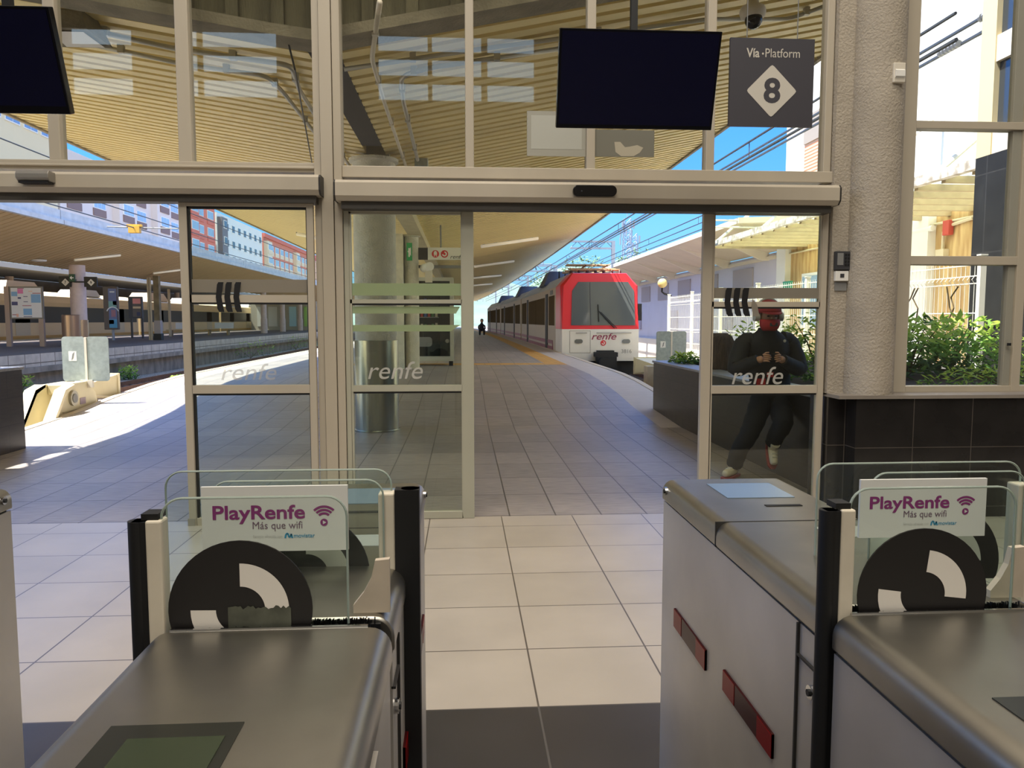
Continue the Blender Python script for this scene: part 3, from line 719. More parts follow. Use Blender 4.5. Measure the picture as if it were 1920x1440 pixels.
b = MB(); b.prism([(a.x+0.01, y, z) for y, z in ((5.325, c.z+0.03), (5.312, c.z+0.04), (5.312, c.z+0.08), (5.325, c.z+0.09))], (c.x-a.x-0.02, 0, 0)); b.build('lens', WHITE, t)

# ================================================================== PLATFORM CANOPY
XV, ZV = -1.1, 3.56
EL, ER = -6.5, 4.33
KL, KR = (4.42-ZV)/(XV-EL), (4.64-ZV)/(ER-XV)
def zc(x): return ZV + (KL*(XV-x) if x < XV else KR*(x-XV))
SLAT = mat('yellow_slat', (244, 224, 160), 0.5, vary=0.08, scale=1.2, stretch=(0.3, 4, 1))
t = thing('platform_canopy', 'broad butterfly canopy with yellowed slatted underside over the central platform', 'canopy', (XV, 10, 0))
def soffit(xa, xb, y0, y1, per, gap):
    b = MB(); y = y0
    while y < y1:
        s0 = sh(y); a0, a1, h = y, y+per-gap, 0.11
        P = lambda x, yy, dz: (x+s0, yy, zc(x)+dz)
        b.quad(P(xa, a0, 0), P(xb, a0, 0), P(xb, a1, 0), P(xa, a1, 0))
        b.quad(P(xa, a1, 0), P(xb, a1, 0), P(xb, a1, h), P(xa, a1, h))
        b.quad(P(xa, a1, h), P(xb, a1, h), P(xb, y+per, h), P(xa, y+per, h))
        b.quad(P(xa, y+per, h), P(xb, y+per, h), P(xb, y+per, 0), P(xa, y+per, 0))
        y += per
    return b
soffit(EL, XV-0.12, 6.2, 30, 0.23, 0.085).build('slatted_soffit', SLAT, t)
soffit(XV+0.12, ER, 6.2, 30, 0.23, 0.085).build('slatted_soffit', SLAT, t)
soffit(EL, XV-0.12, 30, 125, 0.46, 0.10).build('slatted_soffit', SLAT, t)
soffit(XV+0.12, ER, 30, 125, 0.46, 0.10).build('slatted_soffit', SLAT, t)
b = MB()
for k in range(40):
    a0 = 6.2+k*3; a1 = a0+3
    for xa, xb in ((EL, XV), (XV, ER)):
        b.quad((xa+sh(a0), a0, zc(xa)+0.16), (xb+sh(a0), a0, zc(xb)+0.16), (xb+sh(a1), a1, zc(xb)+0.16), (xa+sh(a1), a1, zc(xa)+0.16))
    for x, s in ((EL, -1), (ER, 1)):
        b.hexa([(x+sh(a0), a0, zc(x)-0.03), (x+sh(a0)+.05*s, a0, zc(x)-0.03), (x+sh(a1)+.05*s, a1, zc(x)-0.03), (x+sh(a1), a1, zc(x)-0.03),
                (x+sh(a0), a0, zc(x)+.22), (x+sh(a0)+.05*s, a0, zc(x)+.22), (x+sh(a1)+.05*s, a1, zc(x)+.22), (x+sh(a1), a1, zc(x)+.22)], 1)
b.build('roof_deck', [mat('roof_felt', (120, 114, 104), 0.9), mat('canopy_edge_trim', (168, 158, 136), 0.7, vary=0.2)], t)
b = MB(); b.box(XV-0.12, XV+0.12, 6.2, 9.7, ZV+0.02, ZV+0.14); b.build('valley_gap', mat('valley_dark', (44, 42, 40), 0.9), t)
b = MB(); b.box(XV-0.16, XV+0.16, 10.2, 60, ZV-0.14, ZV+0.14); b.build('valley_beam', mat('cream_beam', (196, 184, 150), 0.7, vary=0.15), t)
# ribbed concrete end wall above the canopy, with ledge
b = MB()
def vv(x): return zc(x)-0.06+0.0
xs = [EL-1.5 + i*0.33 for i in range(39)]
for i in range(len(xs)-1):
    x0, x1 = xs[i], min(xs[i+1], 6.0); xr = x0+0.09
    for xa, xb, dy in ((x0, xr, -0.05), (xr, x1, 0.0)):
        b.hexa([(xa, 6.02+dy, vv(xa)+0.07), (xb, 6.02+dy, vv(xb)+0.07), (xb, 6.2, vv(xb)+0.07), (xa, 6.2, vv(xa)+0.07), (xa, 6.02+dy, 6.4), (xb, 6.02+dy, 6.4), (xb, 6.2, 6.4), (xa, 6.2, 6.4)])
struct(b.build('wall_concrete', DCONC), 'dark ribbed concrete end wall above the canopy', 'wall')
b = MB()
for i in range(len(xs)-1):
    xa, xb = xs[i], xs[i+1]
    b.hexa([(xa, 5.93, vv(xa)), (xb, 5.93, vv(xb)), (xb, 6.22, vv(xb)), (xa, 6.22, vv(xa)), (xa, 5.93, vv(xa)+0.08), (xb, 5.93, vv(xb)+0.08), (xb, 6.22, vv(xb)+.08), (xa, 6.22, vv(xa)+.08)])
struct(b.build('trim_15', LEDGE), 'grey concrete ledge along the canopy end', 'ledge')
# points on the underside seen along a sight line
def CP(px, py, drop=0.03):
    d = ray(px, py)
    for s_ in (0, 1):
        k = -KL if s_ == 0 else KR
        # z = ZV + k (x - XV)
        den = d.z - k*d.x
        tt = (ZV - drop + k*(EYE.x-XV) - EYE.z)/den
        q = EYE + d*tt
        if (s_ == 0) == (q.x < XV): return q
    return q
PIPE = mat('grey_conduit', (176, 172, 156), 0.4, metal=0.3); PIPEW = mat('pale_conduit', (206, 198, 176), 0.5)
def conduit(label, pts, r, m, drop=0.05, clip=True):
    pp = [CP(a, c, drop) for a, c in pts]
    sm = []
    for i in range(len(pp)):
        if 0 < i < len(pp)-1:
            a = pp[i].lerp(pp[i-1], min(0.5, 0.12/max((pp[i]-pp[i-1]).length, .01))); c = pp[i].lerp(pp[i+1], min(0.5, 0.12/max((pp[i]-pp[i+1]).length, .01)))
            for k in range(6): u = k/5; sm.append(a*(1-u)**2+pp[i]*2*u*(1-u)+c*u*u)
        else: sm.append(pp[i])
    b = MB(); b.tube(sm, r, 8)
    t = thing('conduit', label, 'conduit', tuple(pp[0]))
    b.build('pipe', m, t, smooth=True)
    b = MB()
    for i in range(len(pp)-1):
        n = max(1, int((pp[i+1]-pp[i]).length/1.2))
        for k in range(n):
            q = pp[i].lerp(pp[i+1], (k+0.5)/n); b.box(q.x-r*1.25, q.x+r*1.25, q.y-r*1.25, q.y+r*1.25, q.z-r*1.1, q.z+drop)
    b.build('clip', m, t)
    return t
conduit('upper grey conduit running along the canopy end toward the steel clad column', [(60, 32), (330, 92), (545, 122), (562, 170), (620, 262), (662, 320)], 0.022, PIPE)
conduit('lower grey conduit bending down beside it across the yellow slats', [(100, 68), (350, 122), (500, 142), (530, 172), (605, 268)], 0.02, PIPE)
conduit('pale conduit dropping from the ledge past the dark valley gap', [(712, 4), (697, 110), (720, 190), (763, 318)], 0.02, PIPEW, 0.06)
conduit('grey conduit with a bend ending at the junction box', [(1060, 90), (800, 128), (752, 143), (756, 190), (783, 300)], 0.022, PIPE)
conduit('long grey conduit along the canopy end beside the dome camera', [(1545, 12), (1480, 36), (1330, 36), (900, 92), (645, 130)], 0.02, PIPE)
q = CP(790, 306, 0.06)
b = MB(); b.box(q.x-0.09, q.x+0.09, q.y-0.05, q.y+0.12, q.z-0.05, q.z+0.06); tag(b.build('junction_box', GALV, bevel=0.006), 'small grey junction box at the end of a canopy conduit', 'junction box')
# hanging black cable
pp = [CP(541, 82, 0.05), CP(553, 130, 0.2), CP(585, 306, 0.12)]
b = MB(); b.tube(pp, 0.008, 6); tag(b.build('cable', BLK), 'thin black cable slung under the canopy slats', 'cable')
# floodlight at the canopy end
q = CP(140, 48, 0.10)
t = thing('floodlight', 'grey floodlight under the canopy end near the black screen', 'lamp', tuple(q))
b = MB(); b.hexa([(q.x-.22, q.y-.12, q.z-.06), (q.x+.14, q.y-.12, q.z-.06), (q.x+.2, q.y+.2, q.z-.10), (q.x-.2, q.y+.2, q.z-.10), (q.x-.16, q.y-.1, q.z+.09), (q.x+.1, q.y-.1, q.z+.09), (q.x+.12, q.y+.14, q.z+.09), (q.x-.12, q.y+.14, q.z+.09)])
b.build('housing', LEDGE, t); b = MB(); b.quad((q.x-.15, q.y-.08, q.z-.075), (q.x+.1, q.y-.08, q.z-.075), (q.x+.15, q.y+.17, q.z-.108), (q.x-.15, q.y+.17, q.z-.108)); b.build('lens', WHITE, t)
# dome camera
q = CP(1411, 26, 0.02)
t = thing('dome_camera', 'white dome camera above the platform 8 sign', 'camera', tuple(q))
q = Yp(1411, 30, 6.7)
b = MB(); b.lathe((q.x, q.y, q.z-0.03), [(0.04, -0.0), (0.10, 0.02), (0.112, 0.06), (0.10, 0.10), (0.05, 0.13), (0.05, 0.22)], 24); b.build('housing', OFFW, t, smooth=True)
b = MB(); b.ball((q.x+0.005, q.y-0.015, q.z-0.04), 0.075, 18, 10); b.build('dome', BLKG, t, smooth=True)
# fluorescent battens
LAMP = mat('lamp_diffuser', (232, 222, 200), 0.5, emit=0.12)
def batten(label, a, c, m=LAMP, grp=None, fn=CP, body=True):
    p = fn(*a); q = fn(*c); d = (q-p)
    t = thing('fluorescent_lamp', label, 'lamp', tuple((p+q)/2), grp)
    up = Vector((0, 0, 0.05)); side = Vector((-d.y, d.x, 0)).normalized()*0.06
    b = MB(); b.hexa([p-side*.7, p+side*.7, q+side*.7, q-side*.7, p-side+up, p+side+up, q+side+up, q-side+up]); b.build('housing', GREY, t)
    b = MB(); b.tube([p-Vector((0, 0, .01)), q-Vector((0, 0, .01))], 0.065, 10); b.build('diffuser', m, t, smooth=True)
    return t
batten('white tube lamp under the canopy above the train, closest of the row', (903, 461), (1008, 446))
batten('white tube lamp under the canopy, second of the row above the train', (890, 499), (963, 489))
batten('white tube lamp under the canopy, third of the row above the train', (886, 521), (939, 516))
batten('white tube lamp under the canopy, fourth and farthest of the row', (886, 535), (922, 532))
batten('white tube lamp under the canopy above the red apartment block', (556, 437), (600, 446))

# ---- columns under the canopy
def column(label, x, y, r, z0, zt, clad, cap=True):
    t = thing('column', label, 'column', (x, y, z0))
    b = MB(); b.lathe((x, y, z0), [(r, 0), (r, zt-z0)], 36); b.build('shaft', STUCCO, t, smooth=True, auto=True)
    if clad:
        b = MB(); b.lathe((x, y, z0), [(r+0.03, 0), (r+0.03, 0.02), (r+0.012, 0.025), (r+0.012, clad), (r+0.02, clad), (r+0.02, clad+0.012), (r, clad+0.014)], 36)
        b.build('steel_cladding', mat('polished_cladding', (176, 178, 168), 0.27, metal=1.0, bump=0.06, bscale=6, stretch=(3, 3, 0.1)), t, smooth=True, auto=True)
    if cap:
        b = MB(); b.lathe((x, y, zt-0.05), [(r, 0.0), (r+0.045, 0.012), (r+0.045, 0.05)], 36); b.build('capital', STUCCO, t, smooth=True, auto=True)
    return t
column('thick stucco column with a polished steel lower part just outside the doors', -1.14, 10.22, 0.272, 0, 3.52, 1.18)
t = column('second stucco column behind the vending machine with a square pier', -1.20, 18.3, 0.17, 0.32, 3.44, 0)
b = MB(); b.box(-1.62, -1.37, 18.0, 18.5, 0.32, 3.44); b.build('square_pier', STUCCO, t)
# exit sign on the pier
a = Yp(762, 455, 17.9); c = Yp(771, 488, 17.9)
t = thing('exit_sign', 'small green exit sign on the square pier', 'sign', (a.x, 17.95, c.z))
b = MB(); b.box(a.x, c.x+0.02, 17.93, 18.0, c.z, a.z); b.build('panel', mat('exit_green', (36, 150, 86), 0.5), t)
b = MB(); b.box(a.x+0.04, a.x+0.075, 17.925, 17.931, c.z+0.08, a.z-0.12); b.poly([(a.x+0.02, 17.927, c.z+.2), (a.x+.10, 17.927, c.z+.3), (a.x+.10, 17.927, c.z+.1)]); b.build('pictogram', WHITE, t)
# dark crossbar and renfe sign
a = Yp(802, 464, 18.2); c = Yp(870, 487, 18.2)
t = thing('station_sign', 'white sign box with two round red symbols hung near the second column', 'sign', (a.x, 18.2, c.z))
b = MB(); b.box(a.x, c.x, 18.2, 18.32, c.z, a.z); b.build('sign_box', WSIGN, t)
b = MB(); b.box(a.x-1.0, a.x, 18.26, 18.3, c.z, a.z); b.build('dark_panel', DGREY, t)
b = MB(); b.box(a.x-1.0, c.x, 18.34, 18.40, c.z-0.19, c.z-0.12); b.tube([(a.x+.3, 18.3, a.z), (a.x+.3, 18.3, zc(a.x+.3))], 0.02); b.build('support_rail', GREY, t)
SRED = mat('sign_red', (200, 40, 44), 0.5)
l = MB(); W = c.x-a.x; Hh = a.z-c.z; U = lambda u, v: Vector((a.x+W*u, 18.197, c.z+Hh*v))
ring(l, U(0.21, 0.47), 0, Hh*0.31, 0, 2*PI, (1, 0, 0), (0, 0, 1), 20, 0); ring(l, U(0.46, 0.47), 0, Hh*0.31, 0, 2*PI, (1, 0, 0), (0, 0, 1), 20, 0)
l.build('red_roundel', SRED, t)
l = MB(); yo = Vector((0, -0.002, 0))
l.quad(U(.165, .38)+yo, U(.255, .38)+yo, U(.255, .62)+yo, U(.165, .62)+yo); ring(l, U(.21, .6)+yo, 0, Hh*.12, 0, PI, (1, 0, 0), (0, 0, 1), 8); l.quad(U(.16, .26)+yo, U(.19, .26)+yo, U(.2, .36)+yo, U(.18, .36)+yo); l.quad(U(.23, .26)+yo, U(.26, .26)+yo, U(.24, .36)+yo, U(.22, .36)+yo)
ring(l, U(0.46, 0.47)+yo, Hh*0.10, Hh*0.21, -PI*0.95, PI/2, (1, 0, 0), (0, 0, 1), 16); l.build('pictogram', WSIGN, t)
l = MB(); letter(l, 'renfe', U(.62, .08), (W*.36, 0, 0), (0, 0, Hh*.34), shear=.3); l.build('lettering', mat('sign_ink', (60, 56, 54), 0.5), t)
# loudspeaker
q = Yp(805, 500, 18.1)
t = thing('loudspeaker', 'white cylindrical loudspeaker fixed near the second column', 'loudspeaker', tuple(q))
b = MB(); b.tube([(q.x-.14, 18.35, q.z-.02), (q.x+.02, 18.0, q.z)], 0.10, 16); b.build('body', WHITE, t, smooth=True, auto=True); b = MB(); b.box(q.x-.1, q.x+.06, 18.1, 18.3, q.z-.36, q.z-.08); b.build('bracket', OFFW, t)
# vending machine
vy = 19.3; z0 = 0.32; a = Yp(750, 520, vy); c = Yp(851, 688, vy)
t = thing('vending_machine', 'grey framed vending machine with a dark glass front beside the column', 'vending machine', ((a.x+c.x)/2, vy, z0))
W = c.x-a.x; x0 = a.x; x1 = c.x; zt = a.z; zb = z0+0.12
b = MB(); b.box(x0, x1, vy, vy+0.85, zb, zt); b.build('cabinet', mat('vending_grey', (150, 150, 138), 0.5), t, bevel=0.01)
b = MB()
for xa, xb, za, zb_ in ((x0, x0+.09, zb, zt), (x1-.09, x1, zb, zt), (x0+.09, x1-.09, zt-.09, zt), (x0+.09, x1-.09, zb, zb+.12)): b.box(xa, xb, vy-.06, vy, za, zb_)
b.build('door_frame', mat('vending_frame', (196, 194, 180), 0.5), t)
b = MB(); b.box(x0+.09, x1-.09, vy-.035, vy-.02, zb+.12, zt-.09); b.build('glass_front', mat('vending_glass', (24, 26, 26), 0.08, spec=0.6), t)
b = MB(); b.prism([(x, vy-.05, z) for x, z in rrect(x0+.36, x0+.78, zb+.36, zb+.60, .08)], (0, .03, 0)); b.build('delivery_flap', GREY, t); b = MB(); b.box(x0+.98, x1-.09, vy-.045, vy-.034, zb+.12, zt-.09); b.build('control_panel', mat('vend_panel', (40, 42, 42), 0.4), t)
b = MB(); b.tube([(x1-.16, vy-.06, zb+.5), (x1-.16, vy-.03, zb+.5)], .05, 14); b.build('lock', CHROME, t)
for k in range(4):
    zz = zb+.8+k*.3; m_ = MB(); rr = random.Random(k)
    m_.box(x0+.12, x0+.95, vy-.044, vy-.036, zz-.02, zz)
    o = m_.build('shelf', GREY, t)
    cc = [mat('snack_red', (150, 50, 50), .5), mat('snack_pale', (170, 160, 140), .5), mat('snack_green', (70, 100, 60), .5), mat('snack_blue', (60, 80, 130), .5)]
    m_ = MB()
    for j in range(9): m_.box(x0+.14+j*.09, x0+.20+j*.09, vy-.043, vy-.037, zz, zz+.10+.05*rr.random(), rr.randrange(4))
    m_.build('snack_row', cc, o)
for i, xf in enumerate((x0+.02, x1-.12)):
    b = MB(); b.box(xf, xf+.1, vy-.03, vy+.08, z0, zb); b.build('leg', BLK, t)

# ================================================================== NEAR PLATFORM OBJECTS
BT = tile('brown_planter_tile', (58, 52, 46), (50, 45, 41), (36, 32, 30), 0.6, 0.3, 0, 0.0, 0.006, rough=0.28, plane='YZ', vary=0.3, nscale=5, offset=0.5, streak=(1, 1, 8))
GRAN = mat('grey_granite', (150, 148, 146), 0.35, vary=0.25, scale=40)
SOIL = mat('soil', (62, 48, 38), 1.0, vary=0.4, scale=20)
def planter(label, x0, x1, y0, y1, h):
    t = thing('planter', label, 'planter', ((x0+x1)/2, (y0+y1)/2, 0))
    b = MB(); b.box(x0, x0+.15, y0, y1, 0, h); b.box(x1-.15, x1, y0, y1, 0, h); b.box(x0+.15, x1-.15, y0, y0+.15, 0, h); b.box(x0+.15, x1-.15, y1-.15, y1, 0, h); b.build('tiled_wall', BT, t)
    b = MB(); b.box(x0-.02, x0+.30, y0, y1+.02, h, h+.03); b.box(x1-.30, x1+.02, y0, y1+.02, h, h+.03); b.box(x0+.3, x1-.3, y0, y0+.3, h, h+.03); b.box(x0+.3, x1-.3, y1-.3, y1+.02, h, h+.03); b.build('coping', GRAN, t, bevel=0.004)
    b = MB(); b.box(x0+.15, x1-.15, y0+.15, y1-.15, 0, h-.03); b.build('soil', SOIL, t)
    return t
planter('long brown tiled planter behind the black wall with bushes and a stump', 2.96, 6.75, 5.85, 11.78, 0.80)
planter('brown tiled planter block beside the buffer stop', -8.6, -4.98, 7.2, 9.0, 0.90)

LEAF = [mat('leaf_sunlit_tone', (176, 204, 84), 0.5, spec=0.3), mat('leaf_mid', (122, 164, 66), 0.5, spec=0.3), mat('leaf_shade_tone', (66, 100, 48), 0.6, spec=0.3)]  # sun on the plants and shade below are put into these greens
for m_ in LEAF:
    n_ = m_.node_tree.nodes; bs = n_['Principled BSDF']; tl_ = n_.new('ShaderNodeBsdfTranslucent'); mx_ = n_.new('ShaderNodeMixShader'); mx_.inputs[0].default_value = .4
    tl_.inputs[0].default_value = bs.inputs['Base Color'].default_value
    m_.node_tree.links.new(bs.outputs[0], mx_.inputs[1]); m_.node_tree.links.new(tl_.outputs[0], mx_.inputs[2]); m_.node_tree.links.new(mx_.outputs[0], n_['Material Output'].inputs[0])
def leafmesh(c, n, rx, ry, h, size, rnd, narrow=0.4):
    b = MB()
    for k in range(n):
        while True:
            u, v, q = rnd.uniform(-1, 1), rnd.uniform(-1, 1), rnd.random()
            if u*u+v*v <= 1.0-0.55*q*q: break
        p = Vector((c[0]+u*rx, c[1]+v*ry, c[2]+q*h)); a = rnd.uniform(0, 2*PI); tl = rnd.uniform(-.5, .9)
        d = Vector((math.cos(a)*math.cos(tl), math.sin(a)*math.cos(tl), math.sin(tl)))*size*rnd.uniform(.6, 1.25)
        s = d.cross(Vector((rnd.uniform(-.4, .4), rnd.uniform(-.4, .4), 1))).normalized()*d.length*narrow
        nrm = Vector((0, 0, d.length*0.12)); mi = 0 if q > .62 else (1 if q > .3 else 2)  # tops painted sunlit, lower leaves painted shaded; some leaves mixed at random below
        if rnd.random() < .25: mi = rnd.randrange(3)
        i = len(b.v); b.v += [tuple(p), tuple(p+d*.5+s*.5-nrm*.3), tuple(p+d), tuple(p+d*.5-s*.5-nrm*.3), tuple(p+d*.5+nrm)]
        for f in ((0, 1, 4), (1, 2, 4), (2, 3, 4), (3, 0, 4)): b.f.append(tuple(i+j for j in f)); b.m.append(mi)
    return b
def shrub(label, c, n, rx, ry, h, size, grp=None, seed=1, stems=5, name='shrub', narrow=.4):
    rnd = random.Random(seed)
    t = thing(name, label, 'shrub', c, grp)
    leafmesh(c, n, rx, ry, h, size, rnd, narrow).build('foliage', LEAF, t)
    b = MB()
    for k in range(stems):
        a = rnd.uniform(0, 2*PI); e = Vector((c[0]+math.cos(a)*rx*.6, c[1]+math.sin(a)*ry*.6, c[2]+h*.85))
        b.tube([c, Vector(c).lerp(e, .5)+Vector((0, 0, h*.1)), e], .012, 5, r1=.004)
    b.build('stem', mat('green_brown_stem', (84, 76, 44), .8), t)
    return t
rs = random.Random(11)
labs = ['bushy green plant in the planter window, next to the round column', 'tall leafy plant under the mesh fence, middle of the planter window', 'leafy green plant in front of the dark corner pillar', 'low dark green plant along the bottom of the planter window']
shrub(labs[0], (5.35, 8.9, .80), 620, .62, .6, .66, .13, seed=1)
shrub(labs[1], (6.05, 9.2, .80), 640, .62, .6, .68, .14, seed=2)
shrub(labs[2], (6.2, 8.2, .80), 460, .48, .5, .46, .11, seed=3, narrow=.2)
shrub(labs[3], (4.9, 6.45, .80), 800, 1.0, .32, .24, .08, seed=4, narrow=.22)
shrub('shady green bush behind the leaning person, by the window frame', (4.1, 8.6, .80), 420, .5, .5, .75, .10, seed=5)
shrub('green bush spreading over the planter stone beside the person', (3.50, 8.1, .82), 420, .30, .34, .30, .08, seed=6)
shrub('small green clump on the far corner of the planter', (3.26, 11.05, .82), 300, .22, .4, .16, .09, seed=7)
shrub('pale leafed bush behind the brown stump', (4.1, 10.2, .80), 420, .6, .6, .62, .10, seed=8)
# bare vine climbing the fence
b = MB()
for k in range(5):
    pts = []; x, y, z = 6.75-.06*k, 10.6+.35*k-.4, .78
    for j in range(9): pts.append((x, y, z)); x -= .02+.03*rs.random(); y += rs.uniform(-.22, .10); z += .14
    b.tube(pts, .010, 5)
tag(b.build('dry_vine', mat('dry_stem', (110, 92, 66), .9)), 'thin dry vine stems climbing the white mesh fence', 'vine')
# stump
b = MB(); prof = [(.21, 0), (.22, .12), (.2, .3), (.21, .5), (.17, .62), (.10, .68)]
b.lathe((3.30, 9.7, .80), [(r*.85, z*.72) for r, z in prof], 20)
for i, v in enumerate(b.v):
    a = math.atan2(v[1]-9.7, v[0]-3.30); k = 1+.12*math.sin(5*a+v[2]*9)+.06*math.sin(11*a); b.v[i] = (3.30+(v[0]-3.30)*k, 9.7+(v[1]-9.7)*k, v[2])
tag(b.build('tree_stump', mat('stump_bark', (92, 76, 66), .95, vary=.5, scale=12, bump=1.0, bscale=18, stretch=(3, 3, .5)), smooth=True), 'thick brown stump in the planter behind the glass door', 'stump')
# palm in the block planter (casts the fingered shadow)
t = thing('palm', 'green palm standing in the brown planter block', 'palm', (-6.2, 8.1, .87))
PC = Vector((-5.85, 7.75, 2.75))
b = MB(); b.tube([(-6.2, 8.1, .85), (-6.1, 8.05, 1.6), (-5.95, 7.9, 2.2), tuple(PC)], .13, 10, r1=.08); b.build('trunk', mat('palm_trunk', (96, 78, 60), .9, vary=.4, scale=20), t)
for k in range(13):
    b = MB(); a = -0.9+2*PI*k/13; d = Vector((math.cos(a), math.sin(a), 0)); lift = .25+.18*(k % 3)
    hub = PC+d*.45+Vector((0, 0, lift))
    for j in range(13):
        an = -1.1+2.2*j/12; e = Matrix.Rotation(an, 3, 'Z') @ d
        p1 = hub+e*.62+Vector((0, 0, -.14)); s_ = e.cross(Vector((0, 0, 1)))*.024
        b.quad(hub-s_*.6, hub+s_*.6, hub.lerp(p1, .6)+s_+Vector((0, 0, .06)), hub.lerp(p1, .6)-s_+Vector((0, 0, .06))); b.poly([hub.lerp(p1, .6)+s_+Vector((0, 0, .06)), p1, hub.lerp(p1, .6)-s_+Vector((0, 0, .06))])
    b.tube([PC, PC+d*.25+Vector((0, 0, lift*.7)), hub], .012, 5)
    b.build('frond', LEAF[1], t)

# ---- buffer stops
CRM = mat('cream_enamel', (222, 210, 172), 0.5, vary=.08, scale=3)
def buffer_stop(label, cx, y0, lab2=None):
    t = thing('buffer_stop', label, 'buffer stop', (cx, y0+1.2, BED))
    X = cx+.62
    # A-frame side plates, one each side
    for s, nm in ((1, 'side_frame'), (-1, 'side_frame')):
        x = cx+s*.13
        P = lambda y, z: (x, y0+y, z)
        b = MB()
        outer = [P(0.0, BED), P(.42, BED), P(1.42, .05), P(2.15, .05), P(2.30, BED), P(2.75, BED), P(2.15, .46), P(1.95, .52), P(1.35, .52), P(1.1, .46)]
        # leg, head and rear leg as one plate with an opening
        b.prism([P(-.1, BED), P(.45, BED), P(1.50, 0.02), P(1.42, .50), P(1.15, .44)], (.05*s, 0, 0))
        b.prism([P(1.42, .50), P(1.50, .02), P(2.10, .02), P(2.02, .50)], (.05*s, 0, 0))
        b.prism([P(2.02, .50), P(2.10, .02), P(2.05, BED), P(2.75, BED), P(2.30, .30)], (.05*s, 0, 0))
        b.prism([P(-.1, BED), P(1.15, .44), P(1.42, .50), P(1.42, .46), P(1.18, .38), P(-.02, BED)], (.16*s, 0, 0))
        b.build('side_frame', CRM, t)
        b = MB(); b.tube([(x+.05*s, y0+1.55, .28), (x+.09*s, y0+1.55, .28)], .115, 20); b.tube([(x+.09*s, y0+1.55, .28), (x+.10*s, y0+1.55, .28)], .07, 16, 1); b.build('pivot_cap', [mat('worn_steel', (170, 164, 146), .4, metal=.5), GREY], t, smooth=True, auto=True)
        b = MB(); b.tube([(x+.05*s, y0+1.50, -.08), (x+.062*s, y0+1.50, -.08)], .05, 14); b.build('bolt_hole', BLK, t)
        b = MB(); b.box(min(x+.05*s, x+.056*s), max(x+.05*s, x+.056*s), y0+1.25, y0+1.95, .08, .10); b.build('weld_strip', mat('dark_cream_weld', (170, 158, 128), .6), t)  # thin weld strip in a darker cream than the frame
    b = MB(); b.box(cx-.13, cx+.13, y0+1.45, y0+1.95, .34, .50); b.build('cross_beam', CRM, t, bevel=.02)
    b = MB(); b.tube([(cx-.05, y0+1.8, .36), (cx-.05, y0+2.55, .34)], .085, 16); b.build('ram_cylinder', CHROME, t, smooth=True, auto=True)
    # flared buffer head
    yb = y0+2.35
    b = MB(); b.hexa([(cx-.2, yb, .26), (cx+.02, yb, .26), (cx+.17, yb+.75, .15), (cx-.45, yb+.75, .15), (cx-.2, yb, .42), (cx+.02, yb, .42), (cx+.17, yb+.75, .53), (cx-.45, yb+.75, .53)])
    b.box(cx-.47, cx+.19, yb+.75, yb+.82, .13, .55); b.build('buffer_head', CRM, t)
    # galvanised shield of two plates and its sticker
    yz = y0+2.05
    cx0 = cx; cx = cx+.17
    for xa, xb in ((cx-.36, cx-.012), (cx+.012, cx+.35)):
        b = MB(); b.prism([(x, yz, z) for x, z in rrect(xa, xb, .50, 1.20, .05, 5, (1, 1, 1, 1))], (0, .012, 0)); b.build('shield_plate', GALV, t)
    b = MB(); b.box(cx-.015, cx+.02, yz-.01, yz+.03, .40, 1.19); b.box(cx-.09, cx+.09, yz-.02, yz+.04, .40, .52); b.build('shield_post', OFFW, t)
    b = MB(); b.box(cx-.26, cx-.14, yz-.003, yz, .82, .97); o = b.build('sticker', WHITE, t); b = MB(); b.prism([(cx-.22, yz-.0045, .83), (cx-.19, yz-.0045, .86), (cx-.17, yz-.0045, .96), (cx-.20, yz-.0045, .93)], (0, .001, 0)); b.build('mark', GREY, o)
    cx = cx0; b = MB(); b.box(cx+.181, cx+.187, y0+1.78, y0+1.95, .16, .26); b.build('rating_plate', mat('plate_violet', (150, 130, 140), .5), t)
    return t
buffer_stop('cream buffer stop with galvanised shield plates beside the sunlit platform edge', -6.08, 10.4)
buffer_stop('buffer stop shield plates showing above the far end of the brown planter', 4.68, 15.6)

# ---- tracks
RUST = mat('rusty_rail', (122, 84, 62), .7, vary=.3, scale=8); RTOP = mat('rail_top', (160, 150, 140), .3, metal=.8)
def track(label, xc, y0, y1, follow=True):
    t = thing('railway_track', label, 'railway track', (xc, y0, BED))
    for s in (-.5, .5):
        b = MB(); n = 24
        for k in range(n):
            a = y0+(y1-y0)*k/n; c = y0+(y1-y0)*(k+1)/n; sa = sh(a) if follow else 0; sc = sh(c) if follow else 0
            b.hexa([(xc+s-.035+sa, a, BED+.02), (xc+s+.035+sa, a, BED+.02), (xc+s+.035+sc, c, BED+.02), (xc+s-.035+sc, c, BED+.02), (xc+s-.035+sa, a, BED+.20), (xc+s+.035+sa, a, BED+.20), (xc+s+.035+sc, c, BED+.20), (xc+s-.035+sc, c, BED+.20)])
        b.build('rail', RUST, t)
    b = MB(); y = y0
    while y < min(y1, 75): b.box(xc-.95+(sh(y) if follow else 0), xc+.95+(sh(y) if follow else 0), y, y+.22, BED-.05, BED+.05); y += .65
    o = b.build('sleeper', mat('sleeper_brown', (86, 72, 62), .9), t); o['kind'] = 'stuff'
    return t
track('rusty track ending at the buffer stop by the sunlit edge', -6.45, 12, 120)
track('rusty track running below the stained wall of the island platform', -12.3, 12, 130)
track('rusty track under the red and white train', 4.85, 15, 130)
track('rusty track on the sunlit ballast beside the low white building', 8.2, 22, 130)
